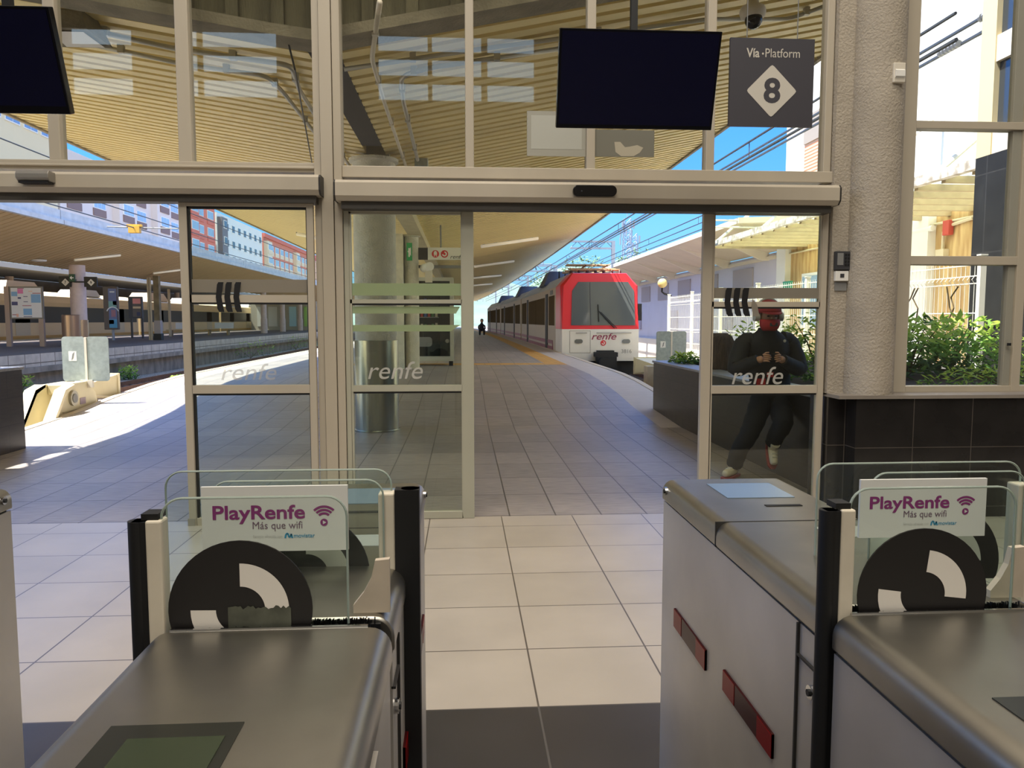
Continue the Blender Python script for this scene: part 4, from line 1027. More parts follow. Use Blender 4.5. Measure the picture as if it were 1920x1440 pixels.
# weeds
for i, (lab, p, r, h) in enumerate((('green weed at the foot of the stained wall, nearest the planter block', (-14.1, 25.2, BED), .55, .75), ('small green weed on the ballast under the stained wall', (-14.2, 33.5, BED), .45, .55), ('low yellowish weed beside the rail', (-11.0, 30.5, BED), .35, .35),
        ('dark weeds growing along the track wall behind the half open door', (-14.1, 52, BED), 2.2, 1.1), ('green weeds on the wall foot farther up the track', (-14.1, 66, BED), 2.0, 1.2))):
    shrub(lab, p, 260, r, r, h, .16, seed=30+i, name='weed')

# ================================================================== RED AND WHITE TRAIN
TW = mat('train_white', (214, 208, 198), .42, vary=.06, scale=1.5); TR = mat('train_red', (206, 34, 40), .35); TSIDE = mat('train_side_cream', (176, 162, 142), .5, vary=.06)
TG = mat('train_glass', (84, 88, 86), .06, spec=.8); TD = mat('train_dark', (24, 24, 26), .6); TROOF = mat('train_roof', (176, 186, 200), .35, vary=.15, scale=.8); TPUR = mat('train_stripe', (128, 42, 66), .4)
tx0, tx1 = 3.46, 6.26
ZB, ZM, ZE, ZR = .02, 1.146, 2.69, 3.14
t = thing('train', 'red and white commuter train standing at the platform', 'train', (4.85, 27, BED))
def carx(y, y0, y1):   # each car body is straight between its ends on the bend
    a, c = tx0+sh(y0)*1.3, tx0+sh(y1)*1.3
    return a+(c-a)*(y-y0)/(y1-y0)
def carbody(y0, y1, front=False):
    b = MB(); xa = lambda y: carx(y, y0, y1); wd = tx1-tx0
    prof = [(0, ZB), (0, ZM), (0, ZE), (.42, ZR), (wd-.42, ZR), (wd, ZE), (wd, ZM), (wd, ZB)]
    inset = [(.03, ZB), (.03, ZM), (.10, ZE-.02), (.45, ZR-.02), (wd-.45, ZR-.02), (wd-.10, ZE-.02), (wd-.03, ZM), (wd-.03, ZB)]
    rings = []
    if front:
        rings.append([(xa(y0)+x, y0+(0 if z <= ZM else .275*(z-ZM)/(ZR-.02-ZM)), z) for x, z in inset])
        rings.append([(xa(y0)+x, y0+.28+(0 if z <= ZM else .12), z) for x, z in prof])
        rings.append([(xa(y0+1.6)+x, y0+1.6, z) for x, z in prof])
    else: rings.append([(xa(y0)+x, y0, z) for x, z in prof])
    rings.append([(xa(y1)+x, y1, z) for x, z in prof])
    n = 8
    for k in range(len(rings)-1):
        for i in range(n):
            j = (i+1) % n; A = rings[k]; B = rings[k+1]
            redz = front and k < 2
            if i in (0, 6): mi = 0 if (front and k < 2) else 2
            elif i in (1, 5): mi = 1 if redz else 2
            elif i == 7: mi = 3
            else: mi = 1 if redz else 4
            b.quad(A[i], A[j], B[j], B[i], mi)
    A = rings[0]
    if front:
        b.poly([A[0], A[1], A[6], A[7]], 0); b.poly([A[1], A[2], A[3], A[4], A[5], A[6]], 1)
    else: b.poly(A, 2)
    b.poly(rings[-1], 2)
    return b.build('car_body', [TW, TR, TSIDE, TD, TROOF], t)
cars = [(27.0, 44.5), (45.1, 62.9), (63.5, 81.5)]
for ci, (y0, y1) in enumerate(cars):
    cb = carbody(y0, y1, ci == 0)
    X = lambda y: carx(y, y0, y1)
    b = MB(); b.box(X(y0)+.25, X(y0)+2.55, y0+.5, y1-.3, BED+.2, ZB); b.build('underframe', TD, cb)
    # side windows between the doors, both sides share one arrangement
    L_ = y1-y0; dl = [y0+L_*.26, y0+L_*.77]
    spans = [(y0+(2.0 if ci == 0 else .5), dl[0]-.75), (dl[0]+.75, (dl[0]+dl[1])/2-.05), ((dl[0]+dl[1])/2+.05, dl[1]-.75), (dl[1]+.75, y1-.4)]
    for a0, a1 in spans:
        b = MB(); b.hexa([(X(a0)-.012, a0, 1.26), (X(a0)+.02, a0, 1.26), (X(a1)+.02, a1, 1.26), (X(a1)-.012, a1, 1.26), (X(a0)-.012, a0, 2.40), (X(a0)+.02, a0, 2.40), (X(a1)+.02, a1, 2.40), (X(a1)-.012, a1, 2.40)]); b.build('side_window', mat('train_side_glass', (92, 82, 66), .5, spec=0.0), cb)
    for d0 in dl:
        b = MB(); b.hexa([(X(d0)-.02, d0-.4, .18), (X(d0)+.02, d0-.4, .18), (X(d0)+.02, d0+.4, .18), (X(d0)-.02, d0+.4, .18), (X(d0)-.02, d0-.4, 2.52), (X(d0)+.02, d0-.4, 2.52), (X(d0)+.02, d0+.4, 2.52), (X(d0)-.02, d0+.4, 2.52)]); b.build('door', TD, cb)
    b = MB(); ya = y0+(2.6 if ci == 0 else .05)
    for z0_, z1_ in ((.30, .46), (.55, .69)):
        b.hexa([(X(ya)-.014, ya, z0_), (X(ya)+.01, ya, z0_), (X(y1)+.01, y1, z0_), (X(y1)-.014, y1, z0_), (X(ya)-.014, ya, z1_), (X(ya)+.01, ya, z1_), (X(y1)+.01, y1, z1_), (X(y1)-.014, y1, z1_)])
    if ci == 0: b.hexa([(X(ya)-.014, ya-.45, .04), (X(ya)+.01, ya-.45, .04), (X(ya)+.01, ya-.25, .04), (X(ya)-.014, ya-.25, .04), (X(ya)-.014, ya-.1, .69), (X(ya)+.01, ya-.1, .69), (X(ya)+.01, ya+.1, .69), (X(ya)-.014, ya+.1, .69)])
    b.build('stripe', TPUR, cb)
    # rooftop unit
    yu = y0+(7.0 if ci == 0 else 4.0)
    xr = X(yu)+.15
    b = MB(); b.hexa([(xr, yu, ZR-.15), (xr+1.7, yu, ZR-.05), (xr+1.7, yu+2.4, ZR-.05), (xr, yu+2.4, ZR-.15), (xr+.3, yu+.5, ZR+.5), (xr+1.3, yu+.5, ZR+.5), (xr+1.3, yu+2.0, ZR+.5), (xr+.3, yu+2.0, ZR+.5)]); b.build('roof_unit', mat('roof_unit_blue', (58, 66, 92), .4), cb)
    if ci: 
        b = MB(); b.box(X(y0)+.4, X(y0)+2.4, y0-.65, y0+.05, .15, 2.7); b.build('gangway', TD, cb)
# cab front
yf = 27.0
def FP(px, py, y=yf): return Yp(px, py, y)
def slope(z): return yf+.275*max(0, z-ZM)/(ZR-.02-ZM)
def onf(px, py, d=-.012):
    p = FP(px, py); return (p.x*slope(p.z)/yf if False else p.x, slope(p.z)+d if p.z > ZM else yf+d, p.z)
b = MB(); b.prism([onf(a, c, -.02) for a, c in ((1071, 610), (1074, 545), (1086, 528), (1180, 528), (1191, 545), (1191, 610))], (0, .05, 0)); ws = b.build('windscreen', TG, t)
b = MB(); b.prism([onf(a, c, -.03) for a, c in ((1107, 530), (1108.5, 530), (1108.5, 609), (1107, 609))], (0, .02, 0)); b.build('pillar', DGREY, ws)
b = MB(); b.tube([onf(1122, 571, -.05), onf(1123, 603, -.05)], .02, 6); b.tube([onf(1123, 583, -.05), onf(1152, 615, -.05)], .018, 6); b.tube([onf(1127, 585, -.05), onf(1156, 615, -.05)], .012, 6); b.build('wiper', BLK, ws)
for px in (1085, 1174):
    b = MB(); c = FP(px, 640); b.prism([(x, yf-.03, z) for x, z in rrect(c.x-.14, c.x+.14, c.z-.075, c.z+.075, .07)], (0, .04, 0)); o = b.build('headlight', mat('headlight_grey', (96, 98, 96), .15, spec=.8), t)
a = FP(1068, 620); c = FP(1107, 662)
b = MB()
for xa, xb, za, zb in ((a.x, c.x, a.z-.015, a.z), (a.x, c.x, c.z, c.z+.015), (a.x, a.x+.015, c.z, a.z), (c.x-.015, c.x, c.z, a.z)): b.box(xa, xb, yf-.004, yf, za, zb)
b.build('door_outline', mat('panel_line', (128, 120, 112), .6), t)
b = MB()
for pa, pb in (((1079, 624), (1100, 624)), ((1118, 624), (1183, 624))): b.tube([FP(*pa)+Vector((0, -.06, 0)), FP(*pb)+Vector((0, -.06, 0))], .02, 8)
b.build('handrail', mat('handrail_grey', (170, 164, 152), .4), t)
l = MB(); a = FP(1109, 637); c = FP(1156, 624); letter(l, 'renfe', (a.x, yf-.006, a.z), (c.x-a.x, 0, 0), (0, 0, c.z-a.z), shear=.3, bold=.012); l.build('lettering', mat('renfe_purple', (140, 46, 74), .5), t)
l = MB(); a = FP(1165, 662); c = FP(1184, 655); letter(l, '3816', (a.x, yf-.006, a.z), (c.x-a.x, 0, 0), (0, 0, c.z-a.z)); l.build('number', mat('number_grey', (120, 116, 110), .5), t)
c = FP(1131, 643); l = MB(); ring(l, (c.x, yf-.006, c.z), 0, .10, 0, 2*PI, (1, 0, 0), (0, 0, 1), 20, 0); ring(l, (c.x, yf-.008, c.z), .03, .06, -PI*.95, PI/2, (1, 0, 0), (0, 0, 1), 14, 1); l.build('roundel', [SRED, TW], t)
# coupler
b = MB(); a = FP(1113, 660); c = FP(1154, 668); b.box(a.x, c.x, yf-.45, yf+.1, c.z, a.z); b.box(a.x+.05, c.x-.05, yf-.5, yf-.1, c.z-.35, c.z); b.tube([(4.86, yf-.62, c.z-.18), (4.86, yf-.5, c.z-.18)], .16, 14); b.tube([(4.86, yf-.5, c.z-.2), (4.86, yf+.6, c.z-.2)], .1, 10); b.box(a.x+.1, c.x-.1, yf-.3, yf+.02, a.z, a.z+.06); b.build('coupler', TD, t)
a = FP(1112, 674); b = MB(); b.box(3.56, 6.16, yf+.25, yf+.8, -.46, ZB+.02); b.build('buffer_beam', TD, t)
b = MB(); p = (tx1+.06, 24.5, 1.75); b.box(tx1, tx1+.14, 27.3, 27.42, 1.45, 2.05); b.build('side_mirror', TD, t)
b = MB(); b.box(tx0-.015, tx0+.02, 29.5, 30.4, 2.45, 2.62); b.build('destination_box', mat('dest_box', (70, 66, 56), .4), t)
# pantograph
pg = MB(); rr = random.Random(4); BR = mat('pantograph_brown', (176, 140, 96), .5, vary=.3)
for k in range(5):
    pg.tube([(4.2+.34*k, 28.1, ZR+.16), (4.2+.34*k, 30.6, ZR+.2)], .035, 6)
for y, z in ((28.1, .16), (28.9, .24), (29.8, .22), (30.6, .2)): pg.tube([(3.95, y, ZR+z), (5.75, y, ZR+z)], .04, 6)
for k in range(2):
    x = 4.45+.8*k; pg.tube([(x, 30.6, ZR+.2), (x+.1, 28.5, ZR+.34), (x, 30.1, ZR+.44)], .03, 6)
pg.tube([(4.0, 30.1, ZR+.44), (5.7, 30.1, ZR+.44)], .03, 6); pg.tube([(4.0, 29.8, ZR+.46), (5.7, 29.8, ZR+.46)], .03, 6)
pg.build('pantograph', BR, t)
b = MB()
for k in range(7): x = 3.95+.3*k; b.lathe((x, 28.1, ZR-.02), [(.05, 0), (.07, .05), (.05, .08), (.07, .12), (.04, .16)], 10)
b.build('insulator', mat('insulator_brown', (70, 54, 44), .3), t)
b = MB()
for k in range(3): b.tube([(3.95+.3*k, 31.4+.4*k, ZR), (3.95+.3*k, 31.6+.4*k, ZR+.3), (4.05+.3*k, 32.3+.4*k, ZR+.28), (4.05+.3*k, 32.5+.4*k, ZR)], .03, 6)
b.build('roof_cable', TD, t)

# ================================================================== ISLAND PLATFORM SEVEN
def C7(px, py, drop=.03):
    d = ray(px, py); k = K7; # z = Z7E + k*(x+15) falling toward the valley
    den = d.z-k*d.x; tt = (5.05-drop+k*(0+15.0)-EYE.z)/den; return EYE+d*tt
K7 = (5.05-3.85)/(-15.0+18.6)
t = thing('platform_canopy', 'canopy of the island platform with a pale edge band and brown slats', 'canopy', (-18.5, 40, 0))
SL7 = mat('brown_slat', (202, 174, 130), .55, vary=.12, scale=1.0, stretch=(.3, 3, 1))
b = MB(); y = 12.0
while y < 140:
    P_ = lambda x, yy, dz: (x, yy, 5.05+K7*(x+15.0)+dz)
    b.quad(P_(-18.6, y, 0), P_(-15.0, y, 0), P_(-15.0, y+.34, 0), P_(-18.6, y+.34, 0)); b.quad(P_(-18.7, y+.34, .03), P_(-15.0, y+.34, .03), P_(-15.0, y+.4, .03), P_(-18.7, y+.4, .03)); b.quad(P_(-18.6, y+.34, 0), P_(-15.0, y+.34, 0), P_(-15.0, y+.34, .03), P_(-18.6, y+.34, .03)); b.quad(P_(-18.6, y+.4, 0), P_(-15.0, y+.4, 0), P_(-15.0, y+.4, .03), P_(-18.6, y+.4, .03)); y += .4
b.build('slatted_soffit', SL7, t)
b = MB(); b.quad((-18.55, 12, 3.84), (-18.55, 140, 3.84), (-25.0, 140, 4.9), (-25.0, 12, 4.9)); b.build('rear_soffit', SL7, t)
FAS = tile('fascia_concrete', (206, 208, 212), (198, 200, 204), (120, 120, 120), 6.0, 3.0, 0, 0, .02, rough=.8, plane='YZ', vary=.15)
b = MB(); b.box(-15.0, -14.8, 12, 140, 5.02, 5.18); b.box(-15.0, -14.92, 12, 140, 5.18, 5.55); b.build('fascia', FAS, t)
b = MB(); b.box(-25.2, -15.0, 12, 140, 5.25, 5.3); b.build('roof_deck', mat('roof_felt', ), t)
for lab, a, c in (('tube lamp under the island canopy, over the signs', (140, 487), (225, 478)), ('tube lamp under the island canopy, beside the door edge', (288, 512), (350, 504))): batten(lab, a, c, fn=C7)
q = C7(72, 489, .06); b = MB(); b.lathe((q.x, q.y, q.z-.04), [(.12, 0), (.3, .02), (.32, .08)], 18); tag(b.build('round_lamp', WHITE, smooth=True), 'round white lamp under the island canopy', 'lamp')
LIL = mat('pale_column_paint', (196, 178, 172), .8, vary=.1)
y = 36.0; x = Yp(147, 560, y).x
t = thing('column', 'round pale column carrying platform signs on the island platform', 'column', (x, y, .325))
b = MB(); b.lathe((x, y, .325), [(.33, 0), (.33, 3.6)], 24); b.build('shaft', LIL, t, smooth=True, auto=True)
b = MB(); b.lathe((x, y, .325), [(.36, 0), (.36, 1.15)], 24); b.build('steel_cladding', mat('dull_cladding', (170, 152, 132), .3, metal=.8), t, smooth=True, auto=True)
b = MB(); xx = Yp(135, 600, 34.5).x; b.lathe((xx-.1, 34.6, .325), [(.36, 0), (.36, 1.35), (.33, 1.38)], 20); tag(b.build('litter_bin', mat('bin_steel', (150, 128, 112), .35, metal=.8), smooth=True, auto=True), 'round brown steel bin standing at the pale column', 'bin')
for lab, s, (p0, p1, p2, p3) in (('small black sign with white diamond seven on the pale column', '7', (110, 518, 133, 538)), ('small black sign with white diamond nine on the pale column', '9', (157, 519, 182, 538))):
    a = Yp(p0, p1, 35.6); c = Yp(p2, p3, 35.6)
    o = thing('platform_number_sign', lab, 'sign', (a.x, 35.6, c.z))
    b = MB(); b.box(a.x, c.x, 35.6, 35.66, c.z, a.z); b.box(min(a.x, x), max(c.x, x), 35.66, 35.7, (a.z+c.z)/2-.03, (a.z+c.z)/2+.03); b.build('panel', BLK, o)
    xm = (a.x*.45+c.x*.55); zm = (a.z+c.z)/2-.03; r = (a.z-c.z)*.36
    l = MB(); l.poly([(xm-r, 35.59, zm), (xm, 35.59, zm-r), (xm+r, 35.59, zm), (xm, 35.59, zm+r)]); l.build('white_diamond', SW, o)
    l = MB(); letter(l, s, (xm-r*.25, 35.585, zm-r*.4), (r*.5, 0, 0), (0, 0, r*.8), bold=.02); l.build('numeral', BLK, o)
a = Yp(130, 514, 35.55); c = Yp(141, 528, 35.55)
o = thing('exit_sign', 'small green sign with a white arrow beside the number 7 sign', 'sign', (a.x, 35.55, c.z))
b = MB(); b.box(a.x, c.x, 35.5, 35.56, c.z, a.z); b.box(a.x+.1, c.x, 35.56, 35.72, c.z+.05, c.z+.1); b.build('panel', mat('sign_green', (20, 70, 44), .5), o)
W = c.x-a.x; H_ = a.z-c.z; b = MB(); zm = (a.z+c.z)/2; b.poly([(a.x+W*.15, 35.495, zm), (a.x+W*.5, 35.495, zm-H_*.28), (a.x+W*.5, 35.495, zm+H_*.28)]); b.box(a.x+W*.4, a.x+W*.85, 35.494, 35.496, zm-H_*.06, zm+H_*.06); b.build('arrow', WHITE, o)
# information board
yb = 34.6; a = Yp(17, 538, yb); c = Yp(80, 598, yb+3.0)
x0, x1 = Yp(17, 540, yb).x, Yp(79, 540, yb).x; zt, zb = Yp(17, 537, yb).z, Yp(17, 598, yb).z
t = thing('information_board', 'large framed information board with maps on two posts', 'notice board', (x0, yb, .325))
b = MB(); b.box(x0, x1, yb, yb+.1, zb, zt); b.build('frame', mat('board_frame', (110, 104, 96), .5), t)
b = MB(); b.box(x0+.06, x1-.06, yb-.01, yb, zb+.06, zt-.06); pp = b.build('poster', mat('poster_paper', (206, 206, 210), .6), t)
W = x1-x0; Hh = zt-zb; b = MB(); cl = [mat('ink_pink', (210, 120, 170), .6), mat('ink_blue', (120, 160, 200), .6), mat('ink_navy', (70, 70, 110), .6), mat('ink_crimson', (150, 60, 90), .6), mat('ink_orange', (220, 170, 150), .6)]
for u0, u1, v0, v1, mi in ((.25, .42, .78, .92, 0), (.06, .24, .7, .84, 1), (.25, .45, .93, .95, 3), (.06, .24, .42, .53, 2), (.65, .94, .50, .76, 1), (.38, .65, .40, .42, 3), (.4, .66, .06, .08, 2), (.4, .66, .12, .32, 1), (.7, .95, .78, .80, 3), (.42, .55, .68, .70, 2), (.25, .35, .62, .67, 2), (.06, .2, .12, .14, 3), (.18, .25, .06, .16, 4), (.42, .55, .52, .54, 2), (.58, .7, .84, .86, 4)):
    b.box(x0+W*u0, x0+W*u1, yb-.013, yb-.0105, zb+Hh*v0, zb+Hh*v1, mi)
b.build('print_pattern', cl, pp)
for xp in (x0-.13, x1-.12):
    b = MB(); b.box(xp-.1, xp+.1, yb+.0, yb+.14, .325, zt if xp < x0 else zb); b.build('post', mat('post_brown', (156, 134, 120), .6), t)
# advertising panel (blue)
y = 45; a = Yp(192, 537, y); c = Yp(222, 618, y)
t = thing('advertising_panel', 'upright blue advertising panel on a single foot', 'advertising panel', (a.x, y, .325))
b = MB(); b.box(a.x, c.x, y, y+.25, c.z, a.z); b.build('casing', mat('ad_casing', (92, 82, 78), .5), t, bevel=.03)
b = MB(); xa, xb = a.x+.30, c.x-.04; z0_, z1_ = c.z+.1, a.z-.12; b.box(xa, xb, y-.02, y, z0_, z1_); po = b.build('poster', mat('poster_blue', (96, 110, 160), .4), t)
Hh = z1_-z0_; W = xb-xa; b = MB(); 
for u0, u1, v0, v1, mi in ((0, 1, .0, .22, 0), (0, 1, .52, .68, 1), (.3, .85, .28, .46, 2), (.0, .6, .1, .2, 3), (.55, 1, .58, .70, 4), (0.2, .8, .9, .93, 3)): b.box(xa+W*u0, xa+W*u1, y-.024, y-.0205, z0_+Hh*v0, z0_+Hh*v1, mi)
ring(b, (xa+W*.5, y-.026, z0_+Hh*.38), .30, .36, .3, PI-.3, (1, 0, 0), (0, 0, 1), 14, 3)
b.build('print_pattern', [mat('ad_azure', (76, 150, 196), .5), mat('ad_teal', (120, 170, 176), .5), mat('ad_mauve', (150, 110, 130), .5), mat('ad_white', (210, 220, 230), .5), mat('ad_navy', (60, 80, 150), .5)], po)
b = MB(); b.box(a.x+.4, c.x-.3, y+.02, y+.2, .325, c.z); b.build('foot', mat('ad_foot', (150, 150, 156), .5), t)
# second poster board
y = 50; a = Yp(240, 556, y); c = Yp(267, 597, y)
t = thing('poster_board', 'small dark poster board on two thin posts', 'notice board', (a.x, y, .325))
b = MB(); b.box(a.x, c.x, y, y+.2, c.z, a.z); b.build('casing', mat('board_dark', (52, 54, 64), .5), t)
b = MB(); b.box(a.x+.26, c.x-.05, y-.02, y, c.z+.1, a.z-.1); po = b.build('poster', mat('poster_dark', (90, 84, 84), .5), t)
for xa, xb, za, zb, m_ in ((a.x+.28, c.x-.07, a.z-.45, a.z-.12, mat('pink_print', (216, 140, 140), .5)), (a.x+.28, c.x-.07, a.z-.75, a.z-.62, mat('cream_print', (200, 180, 150), .5)), (a.x+.5, c.x-.1, c.z+.15, c.z+.4, mat('navy_print', (50, 56, 90), .5))):
    b = MB(); b.box(xa, xb, y-.026, y-.021, za, zb); b.build('printed_panel', m_, po)
for xp in (a.x+.12, c.x-.05):
    b = MB(); b.box(xp-.05, xp+.05, y+.05, y+.15, .325, c.z); b.build('post', DGREY, t)
# steel column pair
y = 45.5; x = Yp(287, 580, y).x
t = thing('column', 'rusty brown steel column with a drain pipe on the island platform', 'column', (x, y, .325))
b = MB(); b.box(x+.05, x+.35, y, y+.3, .325, 4.0); b.build('shaft', mat('brown_column', (126, 112, 84), .8, vary=.35, scale=3), t)
b = MB(); b.tube([(x-.12, y, .325), (x-.12, y, 3.9)], .06, 8); b.box(x-.3, x-.2, y, y+.2, .325, 3.9); b.build('drain_pipe', mat('pipe_beige', (170, 156, 130), .6), t)
b = MB(); b.box(x+.03, x+.38, y-.02, y+.32, .325, 1.45); b.build('sleeve', mat('grey_sleeve', (150, 140, 134), .6), t)
b = MB(); b.box(x-.02, x+.42, y-.06, y+.34, .325, .7); b.build('base_guard', BLK, t)
y = 56; x = Yp(318, 590, y).x
b = MB(); b.tube([(x, y, .325), (x, y, Yp(318, 542, y).z)], .09, 10); tag(b.build('lamp_post', mat('post_beige', (176, 158, 130), .6)), 'slim beige post beside the platform bench', 'post')
# benches
WOODB = mat('bench_wood', (150, 120, 70), .6)
def bench(lab, x, y, w_):
    t = thing('bench', lab, 'bench', (x, y, .325), 'benches on the island platform')
    b = MB()
    for j in range(3): b.box(x, x+w_, y+j*.17, y+.14+j*.17, .74, .78)
    b.build('seat', WOODB, t)
    b = MB(); b.box(x+w_*.3, x+w_, y+.55, y+.60, .85, 1.3); b.build('backrest', mat('bench_white', (196, 200, 206), .5), t)
    for xx in (x+.3, x+w_-.3):
        b = MB(); b.box(xx-.05, xx+.05, y, y+.5, .325, .74); b.build('leg', WOODB, t)
bench('slatted bench with a white back on the island platform, next to the slim post', Yp(305, 610, 56).x, 56.5, 1.7)
bench('slatted bench with a white back seen through the half open glass door', Yp(383, 610, 60).x, 60, 2.0)
# distant platform columns seen through the door
for i, px in enumerate((495, 530, 563)):
    y = 70+9*i; x = Yp(px, 600, y).x
    b = MB(); b.lathe((x, y, .325), [(.28, 0), (.28, 1.3), (.24, 1.31), (.24, 4.0)], 16)
    tag(b.build('column', LIL, smooth=True, auto=True), ['far pale column on the island platform, nearest of three behind the door', 'far pale column on the island platform, middle of three behind the door', 'far pale column on the island platform, last of three behind the door'][i], 'column')
# ticket hut with bluish door
y = 92; a = Yp(470, 568, y); c = Yp(583, 617, y)
t = thing('waiting_room', 'low grey waiting room far along the island platform', 'building', (a.x, y, .325))
b = MB(); b.box(a.x, c.x, y, y+6, .325, a.z+.3); b.build('wall', mat('hut_grey', (150, 146, 134), .8), t)
for i, (p0, p1, m_) in enumerate(((482, 490, 'hut_pale'), (503, 520, 'hut_pale'), (542, 556, 'hut_blue'), (570, 576, 'hut_green'))):
    b = MB(); u = Yp(p0, 575, y); v = Yp(p1, 612, y); b.box(u.x, v.x, y-.08, y, v.z, u.z); b.build('opening', mat(m_, {'hut_pale': (176, 176, 170), 'hut_blue': (150, 190, 206), 'hut_green': (140, 190, 90)}[m_], .4), t)

# ---- cream train beyond the island platform
t = thing('train', 'cream commuter train with dark window band beyond the island platform', 'train', (-26.7, 60, BED))
CT = mat('cream_train_body', (214, 192, 148), .5, vary=.06, scale=.6); CTD = mat('cream_train_dark', (52, 44, 36), .4, spec=.2); CTR = mat('cream_train_roof', (216, 192, 156), .6); CTY = mat('yellow_skirt', (190, 146, 62), .5)
for ci in range(4):
    y0 = 22+ci*20.2; y1 = y0+19.8
    b = MB(); b.prism([(-25.35, y0, .30), (-25.35, y0, 2.55), (-25.5, y0, 2.95), (-26.2, y0, 3.25), (-27.4, y0, 3.25), (-28.1, y0, 2.9), (-28.1, y0, .30)], (0, y1-y0, 0)); cb = b.build('car_body', CT, t)
    b = MB(); b.box(-25.36, -25.33, y0+.3, y1-.3, 1.32, 2.30); b.build('window_band', CTD, cb)
    b = MB(); b.box(-25.37, -25.33, y0, y1, .38, .56); b.build('skirt_stripe', CTY, cb)
    b = MB(); b.hexa([(-25.7, y0+3, 3.1), (-27.6, y0+3, 3.1), (-27.6, y0+7, 3.1), (-25.7, y0+7, 3.1), (-25.9, y0+3.6, 3.75), (-27.4, y0+3.6, 3.75), (-27.4, y0+6.4, 3.75), (-25.9, y0+6.4, 3.75)]); b.build('roof_unit', CTR, cb)
    b = MB(); b.hexa([(-25.7, y0+12, 3.1), (-27.6, y0+12, 3.1), (-27.6, y0+14.5, 3.1), (-25.7, y0+14.5, 3.1), (-25.8, y0+12.4, 3.55), (-27.4, y0+12.4, 3.55), (-27.4, y0+14.1, 3.55), (-25.8, y0+14.1, 3.55)]); b.build('roof_vent', mat('vent_white', (206, 208, 210), .4), cb)
    for k in range(3):
        yd = y0+3.2+k*6.3
        b = MB(); b.box(-25.375, -25.33, yd, yd+1.5, .6, 2.32); d_ = b.build('door', mat('cream_door', (188, 176, 150), .4), cb)
        b = MB()
        for q in (.12, .85): b.box(-25.38, -25.37, yd+q, yd+q+.5, 1.35, 2.2)
        b.build('pane', CTD, d_)
    for k in range(6):
        yd = y0+1.2+k*3.15; b = MB(); b.box(-25.368, -25.34, yd, yd+.22, 1.32, 2.30); b.build('window_post', CT, cb)
# far canopy behind the train
t = thing('platform_canopy', 'grey canopy roof behind the cream train', 'canopy', (-36, 50, 0))
b = MB(); b.hexa([(-29.5, 14, 4.9), (-42, 14, 5.4), (-42, 140, 5.4), (-29.5, 140, 4.9), (-29.5, 14, 5.2), (-42, 14, 5.7), (-42, 140, 5.7), (-29.5, 140, 5.2)]); b.build('roof_slab', mat('grey_slab', (150, 146, 140), .8), t)
for k in range(6): b = MB(); b.lathe((-36, 28+k*18, BED), [(.3, 0), (.3, 6.0)], 12); b.build('column', LIL, t)
# dark hall below it
b = MB(); b.box(-43, -42.2, 14, 140, BED, 5.4); struct(b.build('wall_far', mat('far_wall_brown', (104, 92, 78), .9, vary=.3, scale=.5)))

# ================================================================== APARTMENT BLOCKS
GLZ = mat('pale_window_glass', (150, 176, 206), .2, spec=.7); GLD = mat('dark_window_glass', (74, 84, 98), .2, spec=.7); WFR = mat('window_frame_white', (226, 226, 228), .5)
BX = -45.0
def block(label, y0, y1, ztop, wall, bands, floors, bays, glz=GLZ, depth=14, x=BX, proud=(), winw=.5, roof=None, parapet=None, proud_m=None):
    t = thing('apartment_block', label, 'building', (x-depth/2, (y0+y1)/2, BED))
    b = MB(); b.box(x-depth, x, y0, y1, BED, ztop); b.build('wall', wall, t)
    fh = 3.0; L_ = y1-y0; bw = L_/bays
    for k in proud:
        ya = y0+bw*k+bw*.08; b = MB(); b.box(x, x+.9, ya, ya+bw*.84, 4.5, ztop-.8); b.build('bay_tower', proud_m or wall, t)
    for f in range(floors):
        zt = ztop-1.3-f*fh
        for k in range(bays):
            dx = .9 if k in proud else 0
            ya = y0+bw*(k+.5-winw/2); yb_ = ya+bw*winw
            b = MB(); b.box(x+dx-.02, x+dx+.10, ya, yb_, zt-1.5, zt, 0); wf = b.build('window', WFR, t)
            b = MB(); n = max(1, int((yb_-ya)/1.0))
            for q in range(n): b.box(x+dx+.09, x+dx+.13, ya+.12+(yb_-ya-.12)*q/n, ya+(yb_-ya-.12)*(q+1)/n, zt-1.38, zt-.12)
            b.build('pane', glz, wf)
            if bands: b = MB(); b.box(x+dx-.02, x+dx+.14, ya-.1, yb_+.1, zt-2.4, zt-1.5); b.build('balcony_panel', bands, wf)
    if parapet:
        b = MB(); b.box(x-depth, x+.4, y0, y1, ztop, ztop+.9); b.build('parapet', parapet, t)
    return t
GAL = mat('gallery_glass_blue', (120, 150, 196), .2, spec=.6)
block('pale blue block with close set glazed galleries, cut off by the picture edge', 50, 76, 23.5, mat('block_bluegrey', (188, 196, 214), .8), None, 6, 12, glz=GAL, winw=.82)
block('tall cream block with plain end wall and a band of blue windows', 77, 90, 24.0, mat('block_cream', (222, 206, 176), .85), None, 1, 4, glz=GAL, winw=.8)
block('lilac white block with brown balcony panels and projecting bays', 90.5, 128, 21.0, mat('block_lilac', (214, 202, 200), .85), mat('panel_brown', (128, 106, 104), .8), 6, 6, proud=(2, 4), winw=.5)
block('red brick block with white framed windows', 129, 145, 22.2, mat('block_red', (210, 122, 110), .85), mat('band_red', (206, 116, 106), .85), 6, 3, proud=(0,), winw=.62, parapet=mat('parapet_red', (196, 108, 98), .85))
block('white block with dark windows between the two red ones', 146, 178, 21.3, mat('block_white', (216, 222, 226), .8), None, 6, 8, glz=GLD, proud=(0,), winw=.46, proud_m=mat('bay_slate', (110, 112, 122), .7))
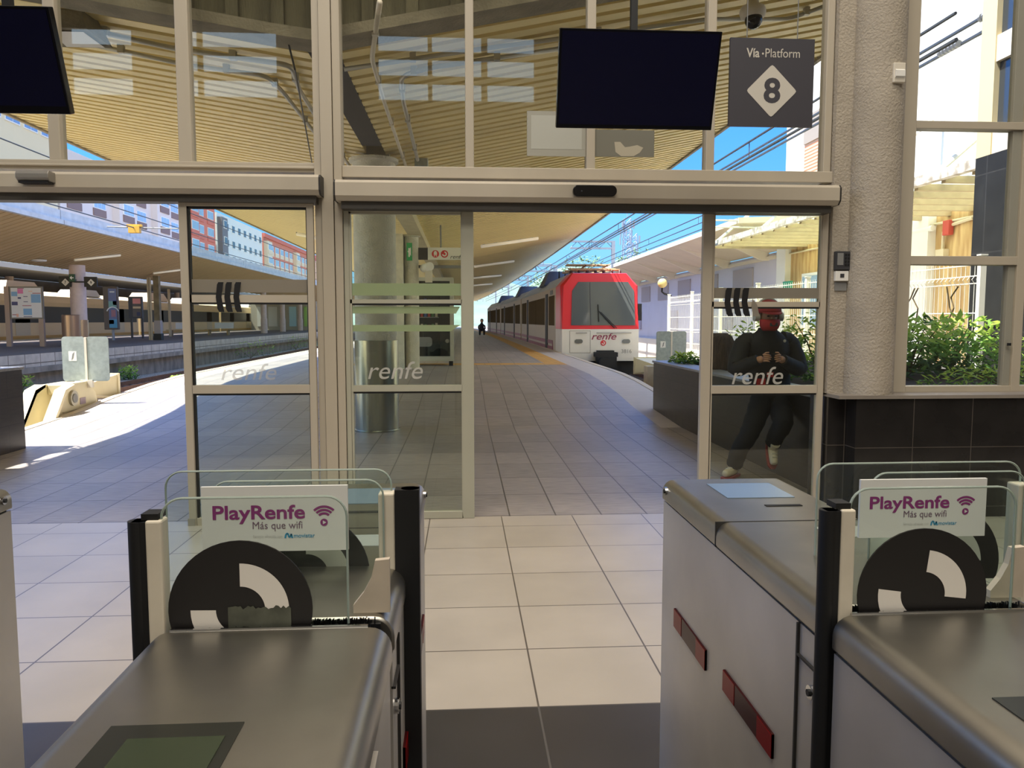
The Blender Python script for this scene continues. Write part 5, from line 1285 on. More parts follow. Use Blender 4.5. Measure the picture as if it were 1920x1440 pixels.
block('long red and cream block farthest along the row', 179, 260, 20.3, mat('block_brick', (200, 124, 110), .85), mat('band_cream', (214, 200, 180), .8), 6, 16, proud=(0, 6, 12), winw=.7, parapet=mat('parapet_red', ), proud_m=mat('bay_cream', (216, 204, 186), .8))
# crane-like yellow beacon on a wire bracket
q = Vector((-12.3, 30.1, 4.93)); t = thing('yellow_beacon', 'small yellow box fixed on the overhead wire line', 'beacon', tuple(q))
b = MB(); b.box(q.x-.2, q.x+.2, q.y-.1, q.y+.1, q.z-.2, q.z+.05); b.box(q.x-.28, q.x+.28, q.y-.05, q.y+.05, q.z+.03, q.z+.12); b.build('box', mat('beacon_yellow', (216, 164, 60), .5), t); b = MB(); b.tube([(q.x-1.0, q.y, q.z+.03), (q.x+1.6, q.y, q.z-.03)], .025, 6); b.build('bracket', GREY, t)

# ================================================================== RIGHT-HAND SIDE BUILDINGS
AW = mat('awning_concrete', (206, 190, 172), .85, vary=.08, scale=1); LW = mat('lilac_white_wall', (206, 202, 212), .85, vary=.06, scale=1)
t = thing('goods_building', 'long low white building with a sloping concrete awning beside the train', 'building', (14, 45, BED))
b = MB(); b.box(11.5, 18, 27.8, 95, BED, 3.95); b.build('wall', LW, t)
b = MB(); b.hexa([(9.0, 24.9, 4.62), (11.5, 27.3, 3.98), (11.5, 95, 3.98), (9.0, 95, 4.62), (9.0, 24.9, 4.80), (11.5, 27.3, 4.25), (11.5, 95, 4.25), (9.0, 95, 4.80)]); b.hexa([(9.0, 24.9, 4.62), (11.3, 24.9, 4.7), (11.3, 27.3, 4.1), (11.5, 27.3, 3.98), (9, 24.9, 4.8), (11.3, 24.9, 4.9), (11.3, 27.3, 4.35), (11.5, 27.3, 4.25)]); b.build('awning', AW, t)
for k in range(14):
    b = MB(); y = 28.5+k*4.2; b.prism([(9.2, y, 4.58), (11.5, y, 3.98), (11.5, y, 3.70), (11.2, y, 3.72)], (0, .12, 0)); b.build('awning_rib', mat('rib_pale', (216, 204, 186), .85), t)
b = MB(); b.box(11.40, 11.5, 27.8, 95, 3.72, 3.84); b.build('cornice_pipe', mat('rib_pale', ), t)
for k in range(10):
    y = 30+k*4.2
    b = MB(); b.box(11.44, 11.52, y, y+2.2, 2.62, 3.55); b.build('upper_window', mat('shutter_mauve', (168, 158, 158), .7), t)
    if k % 2 == 0:
        b = MB(); b.box(11.42, 11.52, y+2.2, y+3.5, .9, 2.0); b.build('lower_window', mat('window_lilac', (158, 152, 172), .5), t)
b = MB(); b.box(11.3, 11.5, 27.8, 95, BED, .35); b.build('sunlit_base', mat('painted_sunlit_base', (220, 210, 194), .9), t)  # sunlight on the wall foot, put into a paler colour on its own strip
q = Xp(1304, 375+80, 9.2); b = MB(); b.box(9.3, 9.6, 29.0, 29.5, 4.38, 4.5); b.build('lamp_fitting', WHITE, t)
# globe lamp
y = 27.5; q = Yp(1242, 531, y); t = thing('globe_lamp', 'yellowed globe lamp on a curved black bracket', 'lamp', tuple(q))
b = MB(); b.ball(q, .17, 18, 12); b.build('globe', mat('globe_yellow', (206, 186, 120), .35), t, smooth=True)
b = MB(); e = Yp(1241, 547, y); p2 = Yp(1258, 554, y); b.tube([q, e, Yp(1246, 551, y), p2, (6.95, 25.6, 2.25)], .035, 8); b.build('bracket', BLK, t)
# tall white building
WB = mat('white_render', (232, 230, 224), .85, vary=.05, scale=.8)
t = thing('white_building', 'tall bright white building with brown roller blinds', 'building', (15, 22, BED))
b = MB(); b.box(11.5, 19, 17.0, 27.2, 4.1, 16.0); b.build('wall', WB, t)
BLD = tile('brown_slat_blind', (178, 112, 80), (170, 106, 76), (214, 178, 150), 9.0, .11, 0, 0, .035, rough=.7, plane='YZ', vary=.1)
for y0, y1, z0, z1, m_ in ((20.3, 21.4, 5.2, 7.4, 0), (24.3, 25.6, 4.6, 7.3, 0)):
    b = MB(); b.box(11.30, 11.5, y0-.12, y1+.12, z0-.22, z0); o = b.build('window_sill', mat('sill_stone', (190, 184, 170), .8), t)
    b = MB(); b.box(11.44, 11.52, y0, y1, z0, z1-.0); b.build('roller_blind', BLD, t)
    b = MB(); b.box(11.40, 11.52, y0, y1, z1, z1+.9); b.build('blind_box', mat('blind_grey', (150, 140, 132), .7), t)
b = MB(); b.box(11.2, 11.5, 17.0, 27.2, 10.6, 10.9); b.build('cornice', mat('cornice_beige', (206, 190, 170), .8), t)
# cream ground floor wall below the pergola
CW = mat('cream_stained_wall', (214, 186, 134), .85, vary=.3, scale=2.0, stretch=(3, 3, .5), rgb2=(176, 140, 92))
t = thing('station_annex', 'cream stained ground floor wall with white pilasters under the glass roof', 'building', (13, 20, .0))
b = MB(); b.box(11.35, 19, 11.0, 26.6, BED, 4.1); b.build('wall', CW, t)
b = MB()
for y in (26.2, 18.0, 15.6): b.box(11.15, 11.36, y, y+.75, BED, 4.0)
b.build('pilaster', WHITE, t)
for y0, y1, z0, z1 in ((23.2, 25.2, 1.2, 3.0), (19.2, 21.0, 0.6, 3.0)):
    b = MB(); b.box(11.30, 11.36, y0, y1, z0, z1); o = b.build('window_frame', WFR, t); b = MB(); b.box(11.28, 11.31, y0+.1, y1-.1, z0+.1, z1-.1); b.build('pane', GLZ, o)
b = MB(); b.tube([(11.3, 11.5, 3.75), (11.3, 26.5, 3.75)], .03, 6); b.tube([(11.3, 16.6, 3.72), (11.3, 17.3, 3.66), (11.28, 17.6, 3.5), (11.28, 17.6, 3.1)], .04, 6); b.box(11.2, 11.34, 17.45, 17.75, 2.95, 3.12); b.build('conduit', mat('beige_conduit', (206, 194, 166), .6), t)
q = Xp(1779, 427, 11.28)
b = MB(); b.box(11.2, 11.32, q.y-.12, q.y+.12, q.z-.17, q.z+.17); tag(b.build('alarm_box', mat('alarm_red', (186, 72, 62), .5), bevel=.01), 'red alarm box on the cream wall', 'alarm box')
q = Xp(1722, 433, 11.2); t = thing('wall_lamp', 'white tube lamp on the cream wall under the pergola', 'lamp', tuple(q))
b = MB(); b.tube([(11.2, q.y-.6, q.z), (11.2, q.y+.6, q.z)], .07, 10); b.build('tube', WHITE, t); b = MB(); b.box(11.2, 11.36, q.y-.5, q.y+.5, q.z+.04, q.z+.1); b.build('fitting', OFFW, t)
q = Xp(1477, 534, 11.1); b = MB(); b.box(11.05, 11.15, q.y-.3, q.y+.3, q.z-.12, q.z+.12); tag(b.build('exit_sign', mat('exit_teal', (50, 150, 120), .5)), 'small green sign on the white pilaster', 'sign')
# pergola roof
t = thing('pergola_roof', 'white beamed glass pergola roof projecting from the cream wall', 'pergola', (9.9, 19, 4))
PW = mat('pergola_white', (226, 220, 200), .7, vary=.1, scale=2); PGL = frost('pergola_sheet', (240, 244, 228), .9, .8)
b = MB(); b.box(8.38, 8.52, 10.5, 26.0, 3.93, 4.10); b.build('edge_beam', mat('edge_beam_worn', (226, 220, 208), .8, vary=.3, scale=6, rgb2=(150, 138, 120)), t)
b = MB(); y = 10.8
for k in range(19): b.box(8.52, 11.4, 10.8+k*.83, 10.93+k*.83, 3.88, 4.0)
b.build('rafter', mat('rafter_tan', (186, 168, 134), .8, vary=.15), t)
b = MB(); b.box(8.5, 11.4, 10.5, 26.0, 4.02, 4.04); b.build('roof_sheet', PGL, t)
b = MB(); 
for k in range(4): y = 13.5+k*4.0; b.tube([(8.5, y, 4.1), (11.4, y+.6, 6.4)], .05, 6)
b.build('stay_rod', mat('stay_white', (214, 208, 196), .6), t)
# dark corner pillar near the window
t = thing('corner_block', 'dark tiled corner pillar of the station behind the planter window', 'pillar', (7.6, 10.4, 0))
b = MB(); b.box(7.32, 9.0, 9.6, 10.75, 0, 3.75); b.build('pillar', tile('dark_pillar_tile', (44, 45, 45), (38, 39, 40), (58, 58, 58), .7, 1.1, 0, .2, .01, rough=.6, spec=.15, plane='YZ', vary=.3), t)
b = MB(); b.box(7.32, 9.0, 10.45, 10.75, 3.75, 9); b.build('beige_pier', mat('beige_pier', (206, 190, 150), .8), t)
b = MB(); b.box(7.40, 9.0, 8.6, 10.45, 3.75, 9, 0)
for z in (3.75, 5.0, 6.4): b.box(7.34, 7.40, 8.6, 10.45, z, z+.35, 1)
b.build('glazed_bay', [mat('bay_dark_glass', (50, 56, 62), .1, spec=.8), mat('bay_cream', )], t)
# mesh fence
FW = mat('fence_white', (226, 222, 210), .55)
t = thing('mesh_fence', 'white welded mesh fence behind the planter', 'fence', (6.9, 18, .0))
fz0, fz1 = .25, 2.25
ys = [9.9+k*2.6 for k in range(7)]
for y in ys:
    b = MB(); b.box(6.86, 6.94, y-.035, y+.035, -.2, fz1+.06); b.box(6.85, 6.95, y-.045, y+.045, fz1+.06, fz1+.08); b.build('post', FW, t)
for k in range(6):
    b = MB(); n = 26
    for j in range(n+1):
        y = ys[k]+.04+(2.6-.08)*j/n
        pts = [(6.90, fz0), (6.90, 1.1), (6.86, 1.14), (6.90, 1.18), (6.90, 1.95), (6.86, 2.0), (6.90, 2.05), (6.90, fz1)]
        for p, q in zip(pts[:-1], pts[1:]): b.hexa([(p[0]-.0025, y-.0025, p[1]), (p[0]+.003, y-.003, p[1]), (p[0]+.003, y+.003, p[1]), (p[0]-.003, y+.003, p[1]), (q[0]-.003, y-.003, q[1]), (q[0]+.003, y-.003, q[1]), (q[0]+.003, y+.003, q[1]), (q[0]-.003, y+.003, q[1])])
    for z in (.4, .75, 1.1, 1.18, 1.55, 1.95, 2.05, 2.2): b.box(6.893, 6.907, ys[k], ys[k]+2.6, z-.007, z+.007)
    b.build('mesh_panel', FW, t)
b = MB(); b.box(6.75, 11.3, 10.7, 27, BED, -.05); struct(b.build('floor_yard', mat('yard_concrete', (226, 218, 204), .9, vary=.15)), 'sunlit concrete yard behind the fence', 'yard')
b = MB(); q = Yp(1219, 703, 17.5); b.box(q.x-.08, q.x+.12, 17.4, 17.8, BED, q.z+.2); tag(b.build('concrete_post', mat('pale_concrete', (200, 186, 164), .9, vary=.15)), 'short pale concrete post beside the right hand track', 'post')

# ================================================================== OVERHEAD WIRES, MASTS, TOWERS
WIRE = mat('dark_wire', (60, 66, 76), .6)
def wire(label, pts, r=.018, drops=None):
    t = thing('overhead_wire', label, 'wire', pts[0])
    b = MB(); b.tube(pts, r, 5); b.build('cable', WIRE, t)
    if drops:
        b = MB()
        for p, q in drops: b.tube([p, q], .008, 4)
        b.build('dropper', WIRE, t)
    return t
mz = lambda y: 4.16; cz = lambda y: 3.86
X4 = lambda y: 4.85+sh(y)
wire('contact wire pair over the red and white train', [(X4(y), y, 4.20) for y in (7.5, 20, 40, 70, 110)], .022)
wire('messenger wire with droppers over the red and white train', [(X4(y)-.02, y, 4.45) for y in (7.5, 20, 40, 70, 110)], .018, [((X4(y), y, 4.45), (X4(y), y, 4.20)) for y in (9, 13, 18.4, 19, 24, 29, 29.6, 36, 44, 52)])
wire('upper wire above the low building', [(8.0, y, 4.95) for y in (25.0, 40, 110)], .02, [((8.0, y, 4.95), (8.0, y, 4.72)) for y in (26, 33, 40, 48)])
wire('middle wire above the low building', [(8.0, y, 4.72) for y in (25.0, 40, 110)], .018)
wire('lower wire above the low building', [(8.0, y, 4.5) for y in (25.0, 40, 110)], .018)
t = thing('wire_anchor', 'white anchor arms holding three wires on the corner of the low building', 'bracket', (11.5, 26.0, 4.5))
for z in (4.95, 4.72, 4.5): b = MB(); b.tube([(8.0, 25.0, z), (11.4, 25.05, z)], .03, 6); b.build('arm', mat('stay_white', (214, 208, 196), .6), t)
wire('heavy feeder wire crossing the white building with insulators', [(8.0, y, 6.1+.0*y) for y in (6.3, 30, 60, 110)], .03)
wire('second feeder wire crossing the white building', [(8.05, y, 5.9) for y in (6.3, 30, 60, 110)], .03)
for i, y in enumerate((11.3, 12.3)):
    b = MB()
    for k in range(6): b.tube([(8.0, y+k*.09, 6.1-.2*i), (8.0, y+.05+k*.09, 6.1-.2*i)], .06, 8)
    tag(b.build('wire_insulator', mat('insulator_grey', (140, 140, 140), .4)), ['ribbed insulator on the upper feeder wire', 'ribbed insulator on the lower feeder wire'][i], 'insulator')
wire('wire over the sunken track, upper of the two past the lilac block', [(-12.3, y, 6.3) for y in (14, 40, 80, 140)], .02)
wire('wire over the sunken track, lower of the two past the lilac block', [(-12.3, y, 5.45) for y in (14, 40, 80, 140)], .02)
wire('wire over the nearer sunken track', [(-6.6, y, 4.95) for y in (12, 40, 80, 140)], .02)
wire('wire over the sunken track carrying the yellow box', [(-12.3, y, 4.92) for y in (14, 30.1, 80, 140)], .02)
def gantry(lab, y, x0, x1, h):
    t = thing('catenary_gantry', lab, 'gantry', (x1, y, BED))
    for x in (x1,):
        b = MB(); b.box(x-.1, x+.1, y-.1, y+.1, BED, h); b.build('mast', mat('gantry_grey', (126, 134, 146), .6), t)
    b = MB(); b.box(x0, x1, y-.08, y+.08, h-.5, h-.4); b.box(x0, x1, y-.08, y+.08, h-.1, h)
    n = int((x1-x0)/.8)
    for k in range(n): b.tube([(x0+(x1-x0)*k/n, y, h-.45), (x0+(x1-x0)*(k+.5)/n, y, h-.05), (x0+(x1-x0)*(k+1)/n, y, h-.45)], .025, 4)
    b.build('lattice_beam', mat('gantry_grey', ), t)
    b = MB(); xm = X4(y); b.tube([(xm, y, h-.4), (xm, y, 4.75)], .03, 6); b.tube([(xm-.5, y, 4.8), (xm+.5, y, 4.8)], .03, 6); b.tube([(xm-.5, y, 4.8), (xm-.4, y, 4.45)], .04, 6); b.tube([(xm+.5, y, 4.8), (xm+.4, y, 4.45)], .04, 6); b.build('hanger', mat('gantry_grey', ), t)
gantry('wire gantry just behind the pantograph of the red train', 46, 6.4, 9.0, 6.2)
for i, y in enumerate((58, 76, 98, 122)): gantry(['second wire gantry over the train roof', 'third wire gantry beyond the train', 'fourth wire gantry beyond the train', 'farthest wire gantry at the canopy end'][i], y, 2.2-i*.7, 7.0-i*.6, 5.6+.25*i)
def lattice(lab, x, y, w_, z0, z1, heads):
    t = thing('lattice_tower', lab, 'tower', (x, y, BED))
    b = MB(); n = 16; c4 = [(-1, -1), (1, -1), (1, 1), (-1, 1)]
    m_ = mat('tower_blue_grey', (116, 136, 166), .6)
    for cx, cy in c4: b.tube([(x+cx*w_, y+cy*w_, z0), (x+cx*w_*.6, y+cy*w_*.6, z1)], .14, 4)
    for k in range(n):
        u0 = k/n; u1 = (k+1)/n; s0 = w_*(1-.4*u0); s1 = w_*(1-.4*u1); za = z0+(z1-z0)*u0; zb = z0+(z1-z0)*u1
        for q in range(4):
            a, c = c4[q], c4[(q+1) % 4]; b.tube([(x+a[0]*s0, y+a[1]*s0, za), (x+c[0]*s1, y+c[1]*s1, zb)], .09, 4); b.tube([(x+a[0]*s0, y+a[1]*s0, za), (x+c[0]*s0, y+c[1]*s0, za)], .08, 4)
    b.build('lattice', m_, t)
    for k in range(10):
        b = MB(); a = 2*PI*k/10; zz = z1-1.5-(k % 3)*2.0; b.box(x+math.cos(a)*w_*1.3-.16, x+math.cos(a)*w_*1.3+.16, y+math.sin(a)*w_*1.3-.2, y+math.sin(a)*w_*1.3+.2, zz-.9, zz+.9)
        b.build('antenna', mat('antenna_white', (120, 132, 150), .5), t)
    if heads: b = MB(); b.tube([(x, y, z1), (x, y, z1+9)], .10, 5); b.build('aerial_rod', m_, t)
    return t
D = 190; p = Yp(1176, 410, D); lattice('tall lattice mast with antennas above the low building roof', p.x, D, 1.3, BED, p.z, True)
p = Yp(1188, 438, D+6); lattice('shorter lattice mast standing beside the tall antenna mast', p.x, D+6, 1.2, BED, p.z, False)
p = Yp(1150, 480, 70); b = MB(); b.box(p.x-.15, p.x+.15, 70, 70.3, BED, Yp(1150, 467, 70).z); tag(b.build('chimney_post', mat('post_slate', (100, 112, 130), .6)), 'slim grey post between the pantograph and the antenna masts', 'post')
# far trees by the tower
for i, (px, py, r) in enumerate(((1185, 492, 3.2), (1215, 478, 3.0), (1090, 492, 3.4), (1030, 520, 3.0))):
    p = Yp(px, py, 150); b = leafmesh((p.x, 150, p.z-5), 500, r*1.6, r, 6, .9, random.Random(50+i))
    t = thing('tree', ['dark tree top left of the lattice masts', 'tree top under the shorter lattice mast', 'hazy tree behind the train pantograph', 'hazy tree behind the dark roof unit of the train'][i], 'tree', (p.x, 150, p.z-8))
    b.build('crown', [mat('far_leaf', (96, 122, 92), .9)], t); b = MB(); b.tube([(p.x, 150, BED), (p.x, 150, p.z-3)], .3, 6); b.build('trunk', mat('far_trunk', (90, 84, 80), .9), t)

# ================================================================== PEOPLE
def skinned(name, pts, edges, m, parent, sub=2, root=0):
    me = bpy.data.meshes.new(name); me.from_pydata([p[:3] for p in pts], edges, [])
    o = bpy.data.objects.new(name, me); COL.objects.link(o)
    sk = o.modifiers.new('skin', 'SKIN'); sk.use_smooth_shade = True
    if not me.skin_vertices: 
        bm = bmesh.new(); bm.from_mesh(me); bm.verts.layers.skin.verify(); bm.to_mesh(me); bm.free()
    for i, p in enumerate(pts):
        r = p[3]; me.skin_vertices[0].data[i].radius = (r, p[4] if len(p) > 4 else r)
        me.skin_vertices[0].data[i].use_root = (i == root)
    su = o.modifiers.new('sub', 'SUBSURF'); su.levels = sub; su.render_levels = sub
    dg = bpy.context.evaluated_depsgraph_get(); bpy.context.view_layer.update()
    nm = bpy.data.meshes.new_from_object(o.evaluated_get(dg)); nm.materials.clear(); nm.materials.append(m)
    for p in nm.polygons: p.use_smooth = True
    o.modifiers.clear(); o.data = nm; nm.name = name
    if parent is not None: adopt(o, parent)
    return o
SKIN = mat('skin', (188, 140, 112), .6); NAVY = mat('navy_jacket', (22, 24, 30), .75, vary=.25, scale=9, bump=.3, bscale=8); TROU = mat('black_trousers', (20, 20, 24), .8)
px, py_ = 2.72, 6.78
t = thing('person', 'person in dark jacket, red cap and face mask leaning on the planter with a phone', 'person', (px, py_, 0))
hip = (2.80, 6.84, .80)
# joints: pelvis, spine, chest, neck, head; arms; legs
J = [
 (2.80, 6.84, .84, .10, .09), (2.77, 6.81, 1.02, .10, .09), (2.74, 6.775, 1.18, .10, .08), (2.72, 6.73, 1.31, .055), (2.705, 6.68, 1.40, .06), (2.70, 6.66, 1.485, .088), (2.70, 6.67, 1.555, .07),
 (2.53, 6.765, 1.24, .045), (2.44, 6.70, 1.04, .04), (2.54, 6.52, 1.10, .034), (2.585, 6.47, 1.125, .03),          # 7-10 picture-left arm
 (2.93, 6.765, 1.245, .045), (2.99, 6.69, 1.04, .04), (2.785, 6.52, 1.10, .034), (2.73, 6.47, 1.125, .03),             # 11-14
 (2.72, 6.81, .78, .07), (2.57, 6.71, .44, .045), (2.505, 6.89, .10, .04),                                               # 15-17 standing leg
 (2.85, 6.80, .78, .07), (2.82, 6.585, .555, .045), (2.795, 6.73, .30, .04),                                             # 18-20 raised leg
]
E = [(0, 1), (1, 2), (2, 3), (3, 4), (4, 5), (5, 6), (2, 7), (7, 8), (8, 9), (9, 10), (2, 11), (11, 12), (12, 13), (13, 14), (0, 15), (15, 16), (16, 17), (0, 18), (18, 19), (19, 20)]
body_ = skinned('body', J, E, SKIN, t)
# fingers and thumbs joined into the body mesh, nose and ears too
b = MB()
for s, c in ((-1, Vector((2.585, 6.465, 1.125))), (1, Vector((2.73, 6.465, 1.125)))):
    for k in range(4):
        z = .028-.017*k; L_ = (.040, .046, .043, .034)[k]
        b.tube([c+Vector((0, 0, z)), c+Vector((-s*.012, -.022, z+.003)), c+Vector((-s*(.012+L_*.6), -.030, z)), c+Vector((-s*(.012+L_), -.018, z-.004))], .0088, 7, r1=.0068)
    b.tube([c+Vector((0, .012, .028)), c+Vector((-s*.02, -.004, .048)), c+Vector((-s*.044, -.006, .050))], .0095, 7, r1=.0075)
b.tube([(2.695, 6.575, 1.475), (2.693, 6.560, 1.462)], .014, 8)
for dx in (-.088, .088): b.ball((2.70+dx, 6.67, 1.48), .022, 8, 6, (.5, 1, 1.3))
ex = b.build('fingers', SKIN, None, smooth=True)
bm = bmesh.new(); bm.from_mesh(body_.data); bm.from_mesh(ex.data); bm.to_mesh(body_.data); bm.free(); bpy.data.objects.remove(ex)
for p in body_.data.polygons: p.use_smooth = True
# jacket and trousers: lofted rings that follow the body
def loft(b, secs, seg=18, mi=0):
    """secs: (x, y, z, rx, ry, turn)"""
    i0 = len(b.v)
    for (x, y, z, rx, ry, tn) in secs:
        for q in range(seg):
            a = 2*PI*q/seg; u, v = rx*math.cos(a), ry*math.sin(a)
            k = 1+.025*math.sin(3*a+z*40)
            b.v.append((x+(u*math.cos(tn)-v*math.sin(tn))*k, y+(u*math.sin(tn)+v*math.cos(tn))*k, z))
    for k in range(len(secs)-1):
        for q in range(seg):
            q2 = (q+1) % seg; b.f.append((i0+k*seg+q, i0+k*seg+q2, i0+(k+1)*seg+q2, i0+(k+1)*seg+q)); b.m.append(mi)
    b.f.append(tuple(i0+q for q in range(seg-1, -1, -1))); b.m.append(mi); b.f.append(tuple(i0+(len(secs)-1)*seg+q for q in range(seg))); b.m.append(mi)
def limb(b, pts, rad, seg=12):
    """smoothed tapering tube through joints"""
    pts = [Vector(p) for p in pts]; path = []; rr = []
    for k in range(len(pts)-1):
        for q in range(6):
            u = q/6.0; p0 = pts[max(k-1, 0)]; p1 = pts[k]; p2 = pts[k+1]; p3 = pts[min(k+2, len(pts)-1)]
            path.append(0.5*((2*p1)+(p2-p0)*u+(2*p0-5*p1+4*p2-p3)*u*u+(3*p1-p0-3*p2+p3)*u**3)); rr.append((rad[k]+(rad[k+1]-rad[k])*u)*(1+.04*math.sin(q*2.1+k)))
    path.append(pts[-1]); rr.append(rad[-1]); b.tube(path, rr, seg)
b = MB()
loft(b, [(2.805, 6.845, .77, .165, .13, .12), (2.80, 6.84, .84, .185, .15, .12), (2.785, 6.82, .96, .190, .15, .1), (2.765, 6.80, 1.08, .200, .15, .06), (2.745, 6.775, 1.19, .212, .145, .03), (2.73, 6.755, 1.27, .20, .125, 0), (2.72, 6.735, 1.325, .135, .10, 0), (2.715, 6.72, 1.365, .085, .085, 0), (2.713, 6.715, 1.385, .078, .078, 0)], 22)
limb(b, [(2.60, 6.76, 1.27), (2.515, 6.765, 1.235), (2.43, 6.70, 1.03), (2.50, 6.565, 1.075), (2.555, 6.505, 1.11)], [.075, .083, .076, .058, .047])
limb(b, [(2.86, 6.76, 1.28), (2.945, 6.765, 1.24), (3.00, 6.69, 1.03), (2.85, 6.565, 1.075), (2.77, 6.505, 1.11)], [.075, .083, .076, .058, .047])
b.build('jacket', NAVY, t, smooth=True, auto=True)
b = MB()
loft(b, [(2.76, 6.82, .70, .14, .12, .1), (2.80, 6.84, .80, .165, .135, .1), (2.80, 6.84, .88, .16, .13, .1)], 18)
limb(b, [(2.73, 6.82, .78), (2.68, 6.77, .66), (2.57, 6.71, .44), (2.52, 6.80, .28), (2.505, 6.89, .12)], [.10, .102, .085, .078, .074])
limb(b, [(2.85, 6.82, .78), (2.85, 6.72, .66), (2.82, 6.575, .55), (2.80, 6.65, .44), (2.795, 6.72, .34)], [.10, .102, .088, .078, .07])
b.build('trousers', TROU, t, smooth=True, auto=True)
SHOE = mat('cream_trainer', (214, 200, 176), .6); SRD = mat('shoe_red', (150, 40, 40), .5)
def shoe(ank, toe, up):
    a = Vector(ank); c = Vector(toe); d = (c-a); u = Vector(up).normalized(); s = d.cross(u).normalized()
    h = a - d*.28
    pts = [tuple(h+u*.02)+(.040,), tuple(a+u*.005)+(.046,), tuple(a.lerp(c, .5))+(.043,), tuple(c)+(.036,)]
    o = skinned('shoe', pts, [(0, 1), (1, 2), (2, 3)], SHOE, t)
    b = MB(); L_ = [(-.34, .036), (0, .044), (.5, .048), (.95, .042), (1.16, .02)]
    top = [a+d*k-u*.034+s*w_ for k, w_ in L_]+[a+d*k-u*.034-s*w_ for k, w_ in reversed(L_)]
    b.prism(top, -u*.022); b.build('sole', SRD, o)
    b = MB()
    for k in (.2, .4, .6): p = a+d*k+u*(.05-.012*k*2); b.tube([p-s*.025, p+u*.004, p+s*.025], .005, 5)
    b.build('lace', OFFW, o)
    b = MB(); b.tube([a+u*.02, a+u*.085-d*.1], .043, 12); b.build('collar', SHOE, o, smooth=True, auto=True)
shoe((2.505, 6.90, .062), (2.37, 6.77, .055), (0, 0, 1))
shoe((2.79, 6.72, .30), (2.785, 6.655, .155), (0.0, -.9, .42))
# cap, mask, headphones
CAP = mat('cap_red', (150, 34, 38), .7); MASK = mat('mask_red', (176, 36, 40), .7)
b = MB(); n = 20; hc = Vector((2.70, 6.665, 1.515))
for k in range(6):
    pass
prof = [(.104, 0), (.106, .03), (.095, .07), (.065, .105), (.02, .12)]
b.lathe(hc, prof, 24); cp = b.build('cap', CAP, t, smooth=True)
b = MB(); pts = [(hc.x+.085*math.cos(a), hc.y-.06+.115*math.sin(a), hc.z+.004-.02*abs(math.sin(a))) for a in [PI+PI*k/12 for k in range(13)]]
b.prism(pts, (0, 0, .010)); b.build('visor', CAP, cp)
b = MB(); seg = 14; v0 = []
for j in range(5):
    z = 1.36+.10*j/4; r = (.060, .082, .092, .094, .090)[j]
    for k in range(seg+1):
        a = PI+.15+(PI-.3)*k/seg; b.v.append((2.70+r*math.cos(a), 6.655+(r+.008)*math.sin(a)*1.08, z))
for j in range(4):
    for k in range(seg): q = j*(seg+1)+k; b.f.append((q, q+1, q+seg+2, q+seg+1)); b.m.append(0)
o = b.build('face_mask', MASK, t, smooth=True); sd = o.modifiers.new('thick', 'SOLIDIFY'); sd.thickness = .004
b = MB(); b.box(2.668, 2.735, 6.548, 6.556, 1.40, 1.43); b.build('mask_print', DGREY, o)
HP = mat('headphone_grey', (190, 190, 188), .4)
b = MB(); b.tube([(2.70+.118*math.cos(a), 6.68, 1.50+.145*math.sin(a)) for a in [PI*k/14 for k in range(15)]], .011, 8); hp = b.build('headphones', HP, t, smooth=True)
for s in (-1, 1):
    b = MB(); b.tube([(2.70+s*.085, 6.675, 1.485), (2.70+s*.128, 6.675, 1.485)], .042, 14); b.build('ear_cup', HP, hp, smooth=True, auto=True)
for dx in (-.034, .034):
    b = MB(); b.ball((2.70+dx, 6.582, 1.488), .011, 10, 6, (1.3, .6, .7)); b.build('eye', mat('eye_dark', (40, 30, 26), .3), t, smooth=True)
b = MB(); b.ball((2.84, 6.635, 1.27), .014, 10, 6, (1, .4, 1)); b.build('badge', OFFW, t)
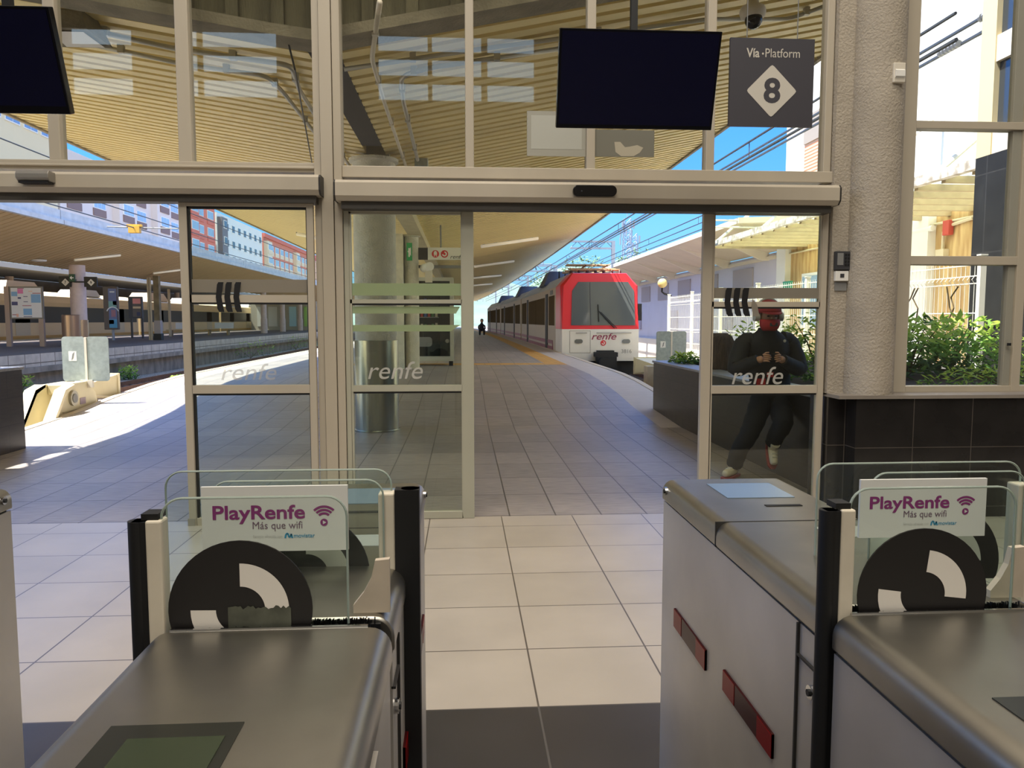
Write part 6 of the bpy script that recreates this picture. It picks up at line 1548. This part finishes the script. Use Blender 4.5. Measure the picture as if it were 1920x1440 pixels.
# phone and red bag
b = MB(); b.hexa([(2.595, 6.438, 1.10), (2.72, 6.438, 1.10), (2.72, 6.447, 1.10), (2.595, 6.447, 1.10), (2.595, 6.456, 1.165), (2.72, 6.456, 1.165), (2.72, 6.465, 1.165), (2.595, 6.465, 1.165)])
tag(b.build('phone', BLKG, bevel=.004), 'dark phone held sideways in the hands of the leaning person', 'phone')
tb = thing('shoulder_bag', 'small red and dark bag hanging at the waist of the leaning person', 'bag', (2.66, 6.60, .88))
b = MB(); b.hexa([(2.56, 6.60, .86), (2.70, 6.60, .86), (2.70, 6.66, .86), (2.56, 6.66, .86), (2.57, 6.61, .98), (2.74, 6.61, 1.0), (2.74, 6.66, 1.0), (2.57, 6.66, .98)]); b.build('pouch', mat('bag_dark', (40, 26, 30), .7), tb, bevel=.012)
b = MB(); b.box(2.58, 2.66, 6.592, 6.604, .865, .94); b.box(2.675, 2.735, 6.600, 6.612, .95, .995); b.build('red_patch', MASK, tb, bevel=.004)
# seated figure far along the platform
y = 60; q = Yp(903, 620, y); gz = .32
t = thing('person', 'person in dark clothes crouching far along the platform edge', 'person', (q.x, y, gz))
sc = 1.0; x = q.x
JJ = [(x, y, gz+.30, .20, .17), (x, y-.08, gz+.55, .21, .16), (x, y-.12, gz+.78, .18, .14), (x+.02, y-.15, gz+.95, .07), (x+.02, y-.16, gz+1.06, .11), (x-.22, y-.15, gz+.72, .07), (x-.25, y-.35, gz+.48, .055), (x-.1, y-.45, gz+.5, .045), (x+.24, y-.15, gz+.72, .07), (x+.27, y-.35, gz+.48, .055), (x+.1, y-.45, gz+.5, .045), (x-.15, y-.4, gz+.48, .10), (x-.15, y-.35, gz-.01, .07), (x+.18, y-.4, gz+.48, .10), (x+.18, y-.35, gz-.01, .07)]
skinned('body', JJ, [(0, 1), (1, 2), (2, 3), (3, 4), (2, 5), (5, 6), (6, 7), (2, 8), (8, 9), (9, 10), (0, 11), (11, 12), (0, 13), (13, 14)], mat('far_dark_clothes', (34, 32, 40), .8), t)
b = MB(); b.ball((x+.02, y-.17, gz+1.10), .125, 12, 8); b.build('head', mat('skin', ), t, smooth=True)
b = MB(); b.ball((x+.02, y-.14, gz+1.14), .13, 12, 8); b.build('hair', mat('dark_hair', (30, 26, 24), .8), t, smooth=True)
